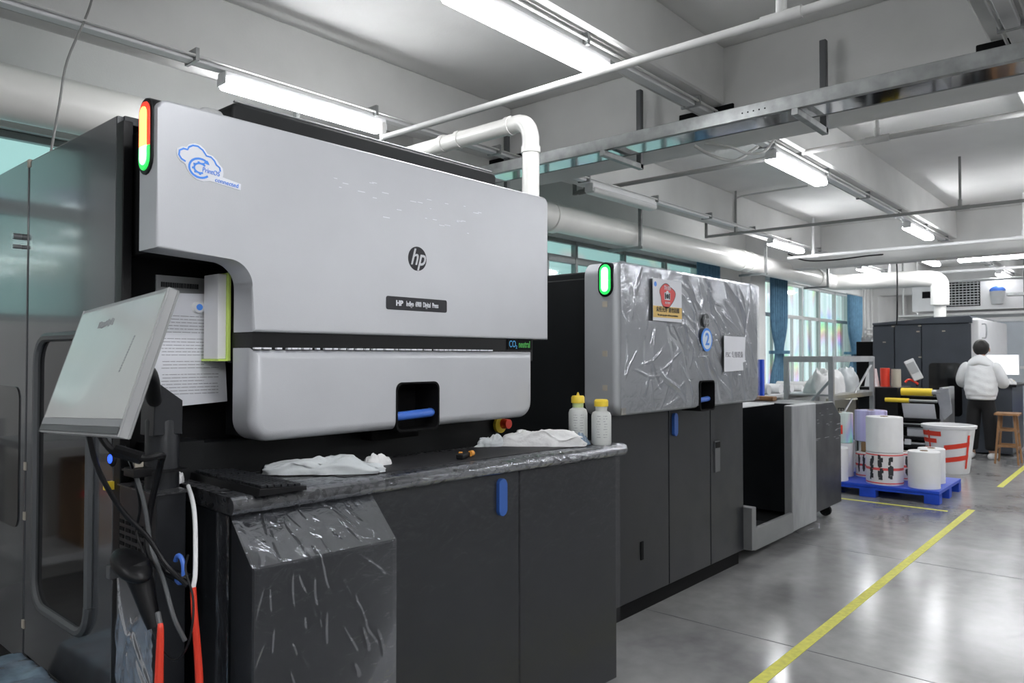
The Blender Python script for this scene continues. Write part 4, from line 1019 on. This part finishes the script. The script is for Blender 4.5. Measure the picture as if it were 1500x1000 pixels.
roll(8.95, 2.14, PZ, .11, .30, 'printed', 'printed roll with red bands right of the stacked pair', band=True)
roll(8.43, 2.74, PZ, .18, .35, 'white', 'white roll at the left end of the pallet')
roll(9.15, 2.85, PZ, .15, .36, 'white', 'white roll in the back corner of the pallet')
roll(8.78, 2.76, PZ + .375, .15, .33, 'holo1', 'iridescent foil roll with green and violet stripes', name='foil_roll')
roll(8.78, 2.76, PZ, .15, .37, 'white', 'white roll under the green and violet foil roll')
roll(9.15, 2.52, PZ + .375, .17, .345, 'holo2', 'violet iridescent foil roll behind the stacked white roll', name='foil_roll')
roll(9.15, 2.52, PZ, .13, .37, 'white', 'white roll under the violet foil roll')

ft = [o for o in bpy.data.objects if o.name.startswith('foil_roll')][0]
g = MB(); vs = []
for i in range(5):
    a = PI + .30 + i * .07
    vs.append([g.bm.verts.new((8.78 + .152 * math.cos(a), 2.76 + .152 * math.sin(a), PZ + .375 + z)) for z in (.10, .20)])
for a, b_ in zip(vs, vs[1:]): g.bm.faces.new((a[0], b_[0], b_[1], a[1]))
g.build('red_tag', 'red', ft, flip=False)
t = thing('cardboard_tube', 'short brown cardboard tube standing on a printed roll', 'tube', (8.80, 2.50, PZ))
MB().lathe([(.055, .275), (.055, .375), (.045, .375), (.045, .275)], (8.90, 2.50, PZ), 20).build('tube', 'core', t)
# ================================================================= TRASH BIN
t = thing('waste_bin', 'white plastic waste bin covered in strips of red tape', 'bin', (10.85, 2.06, 0))
bx, by = 10.85, 2.06
MB().lathe([(.22, 0), (.225, .01), (.29, .56), (.31, .565), (.315, .60), (.285, .605), (.275, .56), (.21, .02)], (bx, by, 0), 40).build('tub', 'white', t)
def tape(a0, a1, z0, z1, w):
    g = MB(); n_ = 10; vs = []
    for i in range(n_ + 1):
        a = a0 + (a1 - a0) * i / n_; z = z0 + (z1 - z0) * i / n_
        row = []
        for zz in (z - w / 2, z + w / 2):
            r = .2265 + (.29 - .225) * (zz - .01) / .55 + .003; row.append(g.bm.verts.new((bx + r * math.cos(a), by + r * math.sin(a), zz)))
        vs.append(row)
    for a, b_ in zip(vs, vs[1:]): g.bm.faces.new((a[0], b_[0], b_[1], a[1]))
    g.build('red_tape', 'red', t, flip=False)
d0 = math.atan2(-by, -bx)   # towards the aisle
for (a0, a1, z0, z1, w) in ((-1.4, -.30, .50, .50, .06), (-1.4, -.5, .41, .41, .055), (-1.4, -.30, .30, .30, .05), (-.2, .95, .33, .38, .06), (-.2, .95, .17, .22, .06), (-1.35, -1.15, .1, .1, .06)):
    tape(d0 + a0, d0 + a1, z0, z1, w)
tape(d0 + .93, d0 + .80, .28, .28, .42); tape(d0 - .82, d0 - .92, .40, .40, .28)
MB().lathe([(.294, .40), (.301, .50)], (bx, by, 0), 40)
# ================================================================= UNWINDER
t = thing('unwinder', 'black web unwinder with yellow rollers in front of the far press', 'unwinder', (11.5, 2.8, 0))
MB().box(11.25, 12.0, 2.75, 3.27, 0, 1.04, .01).build('cabinet', 'black', t)
MB().box(11.35, 12.1, 2.22, 2.26, .1, 1.05, .004).build('end_plate', 'steel', t)
MB().cyl((11.33, 2.34, .985), (11.33, 2.72, .985), .052, n=24).build('yellow_roller', 'yellow', t)
MB().cyl((11.22, 2.60, .87), (11.22, 2.90, .87), .03, n=20).build('yellow_roller', 'yellow', t)
MB().cyl((11.33, 2.24, .985), (11.33, 2.34, .985), .035, n=16).cyl((11.22, 2.26, .87), (11.22, 2.60, .87), .018, n=12).build('roller_shaft', 'steel', t)
MB().grid(lambda u, v: Vector((11.25 + .12 * v, 2.30 + u * .40, .83 - .21 * v)), 4, 6).build('paper_web', 'paper', t)
MB().grid(lambda u, v: Vector((11.36, 2.30 + u * .36, .50 - .13 * v)), 4, 4).build('paper_web', 'paper', t)
for z in (.58, .50, .33, .22, .12): MB().box(11.30, 11.42, 2.25, 2.76, z, z + .045, .005).build('crossbar', 'black', t)
for z in (.54, .28): MB().cyl((11.32, 2.26, z), (11.32, 2.75, z), .02, n=14).build('guide_roller', 'steel', t)
MB().box(11.3, 11.33, 2.60, 2.68, .26, .34, .003).build('label_plate', 'paper', t)
MB().box(11.40, 11.98, 2.26, 2.75, .02, .92).build('inner_body', 'matte', t)
MB().prism([(2.20, .62), (2.30, .98), (2.28, 1.02), (2.14, 1.05), (2.10, .72)], 'X', 11.3, 11.33, .004).build('guard_plate', 'steel', t)
def cup(y, m, label, r0, r1, h):
    o = MB().lathe([(r0, 0), (r1, h), (r1 * .3, h)], (11.55, y, 1.04), 24); single(o, 'cone_roll', m, label, 'roll', 'rolls on the black cabinet')
cup(3.16, 'white', 'white tapered roll standing on the black cabinet', .10, .062, .255)
cup(2.985, 'red', 'red roll standing on the black cabinet', .062, .062, .265)
cup(2.84, 'beige', 'beige roll standing on the black cabinet', .065, .062, .25)
t = thing('control_panel', 'grey tilted control panel on a short arm above the unwinder', 'control panel', (11.75, 2.63, 1.04))
RR = Matrix.Rotation(-.45, 3, 'X') @ Matrix.Rotation(.3, 3, 'Z')
MB().obox((11.75, 2.66, 1.28), (.06, .13, .31), RR, .01).build('casing', 'lgrey', t)
MB().obox((11.717, 2.665, 1.31), (.006, .10, .16), RR, .002).build('display', 'grey', t)
MB().tube([(11.78, 2.62, 1.04), (11.8, 2.62, 1.15), (11.77, 2.64, 1.24)], .02, 8).build('arm', 'black', t)
cable('tangle of red and black wires at the foot of the grey control panel', [(11.7, 2.76, 1.10), (11.72, 2.72, 1.14), (11.74, 2.66, 1.12), (11.74, 2.60, 1.08)], .016, 'red')

# ================================================================= FAR PRESS
p3 = thing('digital_press', 'far dark blue grey press with white front under the bent duct', 'printing press', (15.5, 3.2, 0))
MB().box(14.62, 17.0, 2.44, 3.97, .05, 2.06, .01).build('body', 'navy', p3)
for a, b_, zt_ in ((2.42, 3.165, 2.03), (3.18, 3.60, 2.03), (3.615, 3.97, 2.02)):
    MB().box(14.58, 14.62, a, b_, .06, zt_, .008).build('side_door', 'navy', p3)
MB().prism([(2.40, 2.04), (2.40, 2.13), (2.44, 2.165), (2.95, 2.155), (3.3, 2.12), (3.97, 2.08), (3.97, 2.04)], 'X', 14.56, 17.0, .01).build('roof', 'navy', p3)
MB().box(14.9, 16.5, 3.97, 4.35, .05, 1.75, .01).build('rear_box', 'matte', p3)
MB().prism(rrect(2.56, 3.06, .45, 1.36, .06, 4), 'X', 14.57, 14.59).build('side_window', 'glassd', p3)
MB().prism(rrect(14.60, 17.6, 1.25, 2.12, .04, 4), 'Y', 2.30, 2.45, .03, 3).build('front_cover', 'white', p3)
MB().prism(rrect(14.9, 17.6, .1, 1.2, .02, 3), 'Y', 2.38, 2.45, .01, 2).build('front_panel', 'navy', p3)
MB().tube([(14.7, 2.28, 2.02), (14.7, 2.22, 2.0), (14.7, 2.22, 1.8), (14.7, 2.28, 1.78)], .012, 8).build('door_handle', 'steel', p3)
g = MB()
for (y, z) in ((3.6, 2.0), (3.17, 2.0), (3.17, 1.45), (3.2, 1.9), (2.8, 1.9), (3.75, 1.72)): g.box(14.574, 14.58, y, y + .05, z, z + .02)
g.build('tape_piece', 'beige', p3, kind='stuff')
# desk and monitor of the far press
t = thing('operator_desk', 'small dark desk in front of the person by the far press', 'desk', (13.6, 1.85, 0))
MB().box(13.05, 14.3, 1.60, 2.25, 1.02, 1.06, .01).build('worktop', 'black', t)
MB().box(13.1, 14.25, 1.66, 2.2, .03, 1.02, .01).build('carcass', 'navy', t)
t = thing('monitor', 'bright white lit monitor on the desk in front of the person', 'monitor', (13.35, 1.80, 1.06))
MB().box(13.37, 13.41, 1.60, 2.02, 1.19, 1.50, .006).build('casing', 'lgrey', t)
MB().box(13.364, 13.37, 1.61, 2.01, 1.20, 1.49).build('screen', 'screen3', t)
MB().box(13.41, 13.44, 1.78, 1.85, 1.08, 1.35).build('stand', 'black', t); MB().box(13.3, 13.5, 1.7, 1.93, 1.06, 1.075, .004).build('foot', 'black', t)
single(MB().box(13.12, 13.28, 1.75, 2.05, 1.06, 1.08, .004), 'keyboard', 'lgrey', 'light keyboard under the bright monitor', 'keyboard')
single(MB().lathe([(.02, 0), (.025, .05), (.01, .06)], (13.2, 1.66, 1.06), 14), 'bottle', 'yellow', 'tiny yellow bottle at the right of the bright monitor', 'bottle')
lumpy('cleaning_cloth', 'cloth', 'white rag hanging over the small dark desk', 'cloth', (13.12, 1.68, 1.06), .07, .07, .06, 0, 7.7)

# ================================================================= STOOL
t = thing('wooden_stool', 'tall brown wooden stool behind the person', 'stool', (12.25, 1.60, 0))
MB().prism(rrect(12.07, 12.43, 1.46, 1.75, .03, 4), 'Z', .695, .665, .006).build('seat', 'wood', t)
for sx in (-1, 1):
    for sy in (-1, 1):
        mb = MB(); top = Vector((12.25 + sx * .11, 1.605 + sy * .085, .668)); bot = Vector((12.25 + sx * .16, 1.605 + sy * .135, 0))
        mb.cyl(bot, top, .016, .02, n=4).build('leg', 'wood', t, ang=20)
for z in (.20, .42):
    k = 1 - z / .668; ox = .11 + .05 * k; oy = .085 + .05 * k
    for sy in (-1, 1): MB().box(12.25 - ox, 12.25 + ox, 1.605 + sy * oy - .01, 1.605 + sy * oy + .01, z, z + .03).build('rung', 'wood', t)
    for sx in (-1, 1): MB().box(12.25 + sx * ox - .01, 12.25 + sx * ox + .01, 1.605 - oy, 1.605 + oy, z + .03, z + .06).build('rung', 'wood', t)

# ================================================================= PERSON (back to the camera, facing +X)
def skin_mesh(name, J, E, m, parent, sub=2, root=0):
    me = bpy.data.meshes.new(name); me.from_pydata([Vector(j[0]) for j in J], E, []); me.update()
    o = bpy.data.objects.new(name, me); COL.objects.link(o)
    sm = o.modifiers.new('s', 'SKIN'); sm.use_smooth_shade = True
    if not me.skin_vertices: 
        bpy.context.view_layer.objects.active = o
    for i, j in enumerate(J):
        r = j[1]; me.skin_vertices[0].data[i].radius = (r, r) if isinstance(r, (int, float)) else r
        me.skin_vertices[0].data[i].use_root = (i == root)
    ss = o.modifiers.new('d', 'SUBSURF'); ss.levels = sub; ss.render_levels = sub
    dg = bpy.context.evaluated_depsgraph_get(); nm = bpy.data.meshes.new_from_object(o.evaluated_get(dg))
    bpy.data.objects.remove(o)
    nm.name = name; nm.materials.clear(); nm.materials.append(M[m])
    nm.polygons.foreach_set('use_smooth', [True] * len(nm.polygons))
    oo = bpy.data.objects.new(name, nm); COL.objects.link(oo); oo.parent = parent; return oo
pe = thing('person', 'person in white hoodie and black trousers standing with back turned at the far desk', 'person', (12.55, 1.965, 0), rz=math.radians(-4), local=True)
# local frame: +X forward, +Y left
def arm(s):
    return [((.0, s * .175, 1.35), .045), ((.05, s * .25, 1.12), .030), ((.27, s * .17, 1.10), .028), ((.34, s * .15, 1.105), .028)]
J = [((0, 0, .92), (.14, .10)), ((0, 0, 1.12), (.125, .09)), ((.0, 0, 1.34), (.15, .095)), ((.02, 0, 1.44), .055), ((.035, 0, 1.52), .052), ((.045, 0, 1.585), (.078, .088)), ((.045, 0, 1.645), (.06, .07))]
E_ = [(i, i + 1) for i in range(6)]
for s in (1, -1):
    b0 = len(J); J += arm(s); E_ += [(2, b0), (b0, b0 + 1), (b0 + 1, b0 + 2), (b0 + 2, b0 + 3)]
    w0 = b0 + 3
    for k in range(4):
        yy = s * (.15 - .03 + k * .02); i0 = len(J); L_ = (.05, .058, .06, .052)[k]
        J += [((.385, yy, 1.105), .010), ((.385 + L_ * .5, yy, 1.10), .008), ((.385 + L_, yy, 1.08), .007)]; E_ += [(w0, i0), (i0, i0 + 1), (i0 + 1, i0 + 2)]
    i0 = len(J); J += [((.36, s * .11, 1.10), .010), ((.385, s * .09, 1.09), .008)]; E_ += [(w0, i0), (i0, i0 + 1)]
    i0 = len(J); J += [((0, s * .09, .86), .085), ((.02, s * .105, .48), .06), ((.0, s * .12, .09), .04), ((.10, s * .13, .04), .035)]; E_ += [(0, i0), (i0, i0 + 1), (i0 + 1, i0 + 2), (i0 + 2, i0 + 3)]
skin_mesh('body', J, E_, 'skin', pe, 1)
TP = [(.850, .150, .178), (.862, .168, .196), (.905, .172, .202), (.915, .178, .212), (1.0, .182, .226), (1.1, .172, .222), (1.2, .160, .215), (1.30, .150, .208), (1.37, .130, .185), (1.42, .105, .140), (1.46, .080, .095), (1.48, .070, .080)]
def torso(u, v):
    k = v * (len(TP) - 1); i = min(int(k), len(TP) - 2); f = k - i; z, rx, ry = [TP[i][j] * (1 - f) + TP[i + 1][j] * f for j in range(3)]
    a = 2 * PI * u; w = 1 + .05 * noise.noise(Vector((math.cos(a) * 3, math.sin(a) * 3, z * 9))) + .018 * math.sin(z * 60 + 3 * math.sin(2 * a))
    return Vector((-.01 + .95 * rx * math.cos(a) * w, .93 * ry * math.sin(a) * w, z))
hd_ = MB().grid(torso, 48, 44).build('hoodie', 'hoodie', pe, ang=80)
for s in (1, -1):
    sp_ = [((-.01, s * .125, 1.35), .080), ((-.01, s * .195, 1.32), .084), ((.02, s * .262, 1.14), .078), ((.07, s * .265, 1.07), .078), ((.18, s * .225, 1.07), .068), ((.29, s * .175, 1.10), .046)]
    skin_mesh('sleeve', sp_, [(i, i + 1) for i in range(5)], 'hoodie', hd_, 2)
# hood lying on the shoulders
def hoodf(u, v):
    a = 2 * PI * u; b_ = PI * (v - .5); w = 1 + .06 * math.sin(5 * a)
    return Vector((-.055 + .105 * math.cos(a) * math.cos(b_) * w, .155 * math.sin(a) * math.cos(b_), 1.425 + .075 * math.sin(b_) - .05 * abs(math.sin(a)) * math.cos(b_) - (.03 if math.cos(a) < 0 else 0) * math.cos(b_)))
MB().grid(hoodf, 32, 14).build('hood', 'hoodie', hd_, ang=80)
J = [((0, 0, .93), (.15, .12)), ((0, 0, .85), (.15, .12))]; E_ = [(0, 1)]
for s in (1, -1):
    i0 = len(J); J += [((0, s * .085, .78), .105), ((.01, s * .11, .46), .098), ((-.01, s * .125, .16), .088), ((-.01, s * .125, .12), .086)]; E_ += [(1, i0), (i0, i0 + 1), (i0 + 1, i0 + 2), (i0 + 2, i0 + 3)]
skin_mesh('trousers', J, E_, 'trous', pe, 2)
for s in (1, -1):
    skin_mesh('shoe', [((-.12, s * .125, .048), .050), ((.04, s * .140, .048), .052), ((.16, s * .16, .040), .042)], [(0, 1), (1, 2)], 'white', pe)
def hairf(u, v):
    a = 2 * PI * u; b_ = PI * (v - .5)
    r = 1 + .05 * noise.noise(Vector((math.cos(a) * 4, math.sin(a) * 4, v * 7)))
    x = .108 * math.cos(a) * math.cos(b_); z = .118 * math.sin(b_)
    if x > 0 and z < .03: x *= .35
    return Vector((.028 + x * r,   .104 * math.sin(a) * math.cos(b_) * r, 1.60 + z * r))
MB().grid(hairf, 36, 20).build('hair', 'hair', pe, ang=80)
for s in (1, -1): ell(.05, s * .098, 1.565, .018, .010, .03, flat=False).build('ear', 'skin', pe)
f_ = MB().prism([(.118, 1.56), (.118, 1.595), (.138, 1.562)], 'Y', -.010, .010, .003).build('nose', 'skin', pe)
for s in (1, -1): ell(.115, s * .03, 1.60, .008, .012, .007, flat=False).build('eye', 'inkd', pe)
MB().box(.108, .118, -.022, .022, 1.53, 1.54, .003).build('mouth', 'redp', pe)

# ================================================================= AIR CONDITIONER, FAR THINGS
t = thing('air_conditioner', 'white ceiling air conditioner box with dark grilles near the far wall', 'air conditioner', (17.9, 3.0, 2.35))
MB().box(17.6, 18.5, 1.9, 4.0, 2.42, 3.05, .015).build('casing', 'white', t)
MB().box(17.56, 17.62, 2.75, 3.35, 2.50, 3.0, .006).build('grille', 'matte', t)
MB().box(17.57, 17.62, 3.45, 3.80, 2.70, 2.84, .006).build('grille', 'matte', t)
g = MB()
for i in range(9): g.box(17.545, 17.56, 2.76, 3.34, 2.52 + i * .054, 2.537 + i * .054)
for i in range(9): g.box(17.545, 17.555, 2.78 + i * .066, 2.79 + i * .066, 2.51, 2.99)
g.build('grille_slats', 'lgrey', t, kind='stuff')
ell(17.56, 2.45, 2.78, .05, .14, .10, flat=True).build('motor_cap', 'latch', t, label='blue rounded motor cap')
MB().lathe([(.10, 0), (.13, .25)], (17.55, 2.45, 2.52), 20).build('motor', 'lgrey', t)
MB().box(17.2, 18.6, 1.7, 4.2, 2.30, 2.34, .006).build('support_frame', 'paintp', t)
for (x, y) in ((17.3, 1.8), (17.3, 4.1), (18.5, 1.8), (18.5, 4.1)): MB().cyl((x, y, 2.3), (x, y, 3.65), .02, n=8).build('hanger_rod', 'paintp', t)
# white partition behind the far press
t = thing('glass_partition', 'pale glazed partition at the far end', 'partition', (19.5, 2, 0))
for y in (3.2, 1.9, .6, -.7, -2.0): MB().box(19.45, 19.52, y - .04, y + .04, 0, 2.3, .006).build('post', 'white', t)
for z in (0, 1.2, 2.24): MB().box(19.46, 19.51, -2.0, 3.2, z, z + .06, .004).build('rail', 'white', t)
M['pgl'] = mat('frosted panel', (.62, .66, .71), .25, 0, .08, 1.5)
for a, b_ in ((1.94, 3.16), (.64, 1.86), (-.66, .56), (-1.96, -.74)):
    MB().box(19.475, 19.495, a, b_, .06, 1.2).build('panel', 'pgl', t); MB().box(19.475, 19.495, a, b_, 1.26, 2.24).build('panel', 'pgl', t)
t = thing('column_post', 'dark steel post with brackets at the right edge of the photo', 'post', (16.9, 2.0, 0))
MB().box(16.87, 16.97, 1.86, 1.94, 2.35, 3.5, .004).build('post', 'gasket', t); MB().box(16.8, 17.0, 1.80, 2.2, 2.62, 2.68, .004).build('bracket', 'galv', t)
# far right rack and bin
t = thing('shelf_rack', 'grey metal shelf at the right edge of the photo beyond the desk', 'rack', (14.4, 1.35, 0))
for x in (14.7, 15.6):
    for y in (.7, 1.55): MB().box(x - .02, x + .02, y - .02, y + .02, 0, 1.62).build('upright', 'steel', t)
for z in (.45, 1.3, 1.58): MB().box(14.68, 15.62, .68, 1.57, z, z + .03).build('shelf', 'steel', t)
single(MB().box(14.8, 15.3, 1.0, 1.45, .48, .80, .02), 'storage_crate', 'bluepal', 'blue crate on the metal shelf at the right edge', 'crate')
lumpy('cleaning_cloth', 'ink', 'dark rag on top of the metal shelf at the right edge', 'cloth', (15.0, 1.3, 1.61), .2, .15, .06, 0, 3.3)
t = thing('waste_bin', 'white bin with red tape half cut by the right edge of the photo', 'bin', (13.2, 1.12, 0))
MB().lathe([(.20, .0), (.26, .9), (.28, .95), (.25, .95), (.19, .03)], (13.2, 1.02, 0), 28).build('tub', 'white', t)
MB().lathe([(.246, .70), (.25, .76)], (13.2, 1.02, 0), 28).build('red_tape', 'red', t)
MB().lathe([(.232, .44), (.236, .52)], (13.2, 1.02, 0), 28).build('blue_tape', 'bluepal', t)
# electrical box and pipes on the window wall
t = thing('electrical_box', 'grey electrical cabinet on the wall between curtain and far press', 'electrical box', (20.0, 5.4, 1.0))
MB().box(19.6, 20.3, 5.38, 5.595, 1.25, 1.95, .01).build('cabinet', 'lgrey', t)
for x in (19.5, 19.75, 20.1): MB().cyl((x, 5.5, 1.9), (x, 5.5, 3.6), .03, n=10).build('conduit', 'paintp', t)
MB().box(19.6, 20.3, 5.36, 5.38, 1.25, 1.29).build('cabinet_trim', 'gasket', t)
for z in (2.0, 2.12): single(MB().cyl((18.9, 5.3, z), (23.8, 5.3, z + .02), .03, n=10), 'wall_pipe', 'paintp', 'horizontal wall pipe behind the far press, %s' % ('lower one' if z == 2.0 else 'upper one'), 'pipe', 'wall pipes behind the far press')
# shelf with cartons near the window, seen mirrored in the glossy side door
t = thing('storage_shelf', 'storage shelf by the left windows, mirrored in the glossy press door', 'rack', (-.3, 5.0, 0))
for x in (-1.4, .5):
    for y in (4.75, 5.25): MB().box(x - .02, x + .02, y - .02, y + .02, 0, 1.1).build('upright', 'steel', t)
for z in (.3, .95): MB().box(-1.42, .52, 4.73, 5.27, z, z + .04).build('shelf', 'lgrey', t)
for i, (x, w, h) in enumerate(((-.9, .55, .45), (-.1, .6, .5))):
    b = thing('carton', ('brown carton with pink tape on the storage shelf, ' + ('left one' if i == 0 else 'right one')), 'box', (x, 5.0, .34))
    MB().box(x - w / 2, x + w / 2, 4.80, 5.2, .34, .34 + h, .006).build('box', 'card', b)
    MB().box(x - w / 2 - .002, x + w / 2 + .002, 4.797, 4.80, .34 + h * .6, .34 + h * .68).build('pink_tape', 'redp', b)
    MB().box(x - .2, x + .1, 4.796, 4.80, .34 + h * .3, .34 + h * .58).build('white_label', 'paper', b)
# faint wire at the upper left
cable('thin dark wire hanging in front of the duct at the upper left', [(1.5, 4.2, 3.6), (1.45, 4.18, 3.3), (1.32, 4.1, 2.95), (1.27, 4.05, 2.7), (1.2, 4.0, 2.3)], .006, 'pipeg')
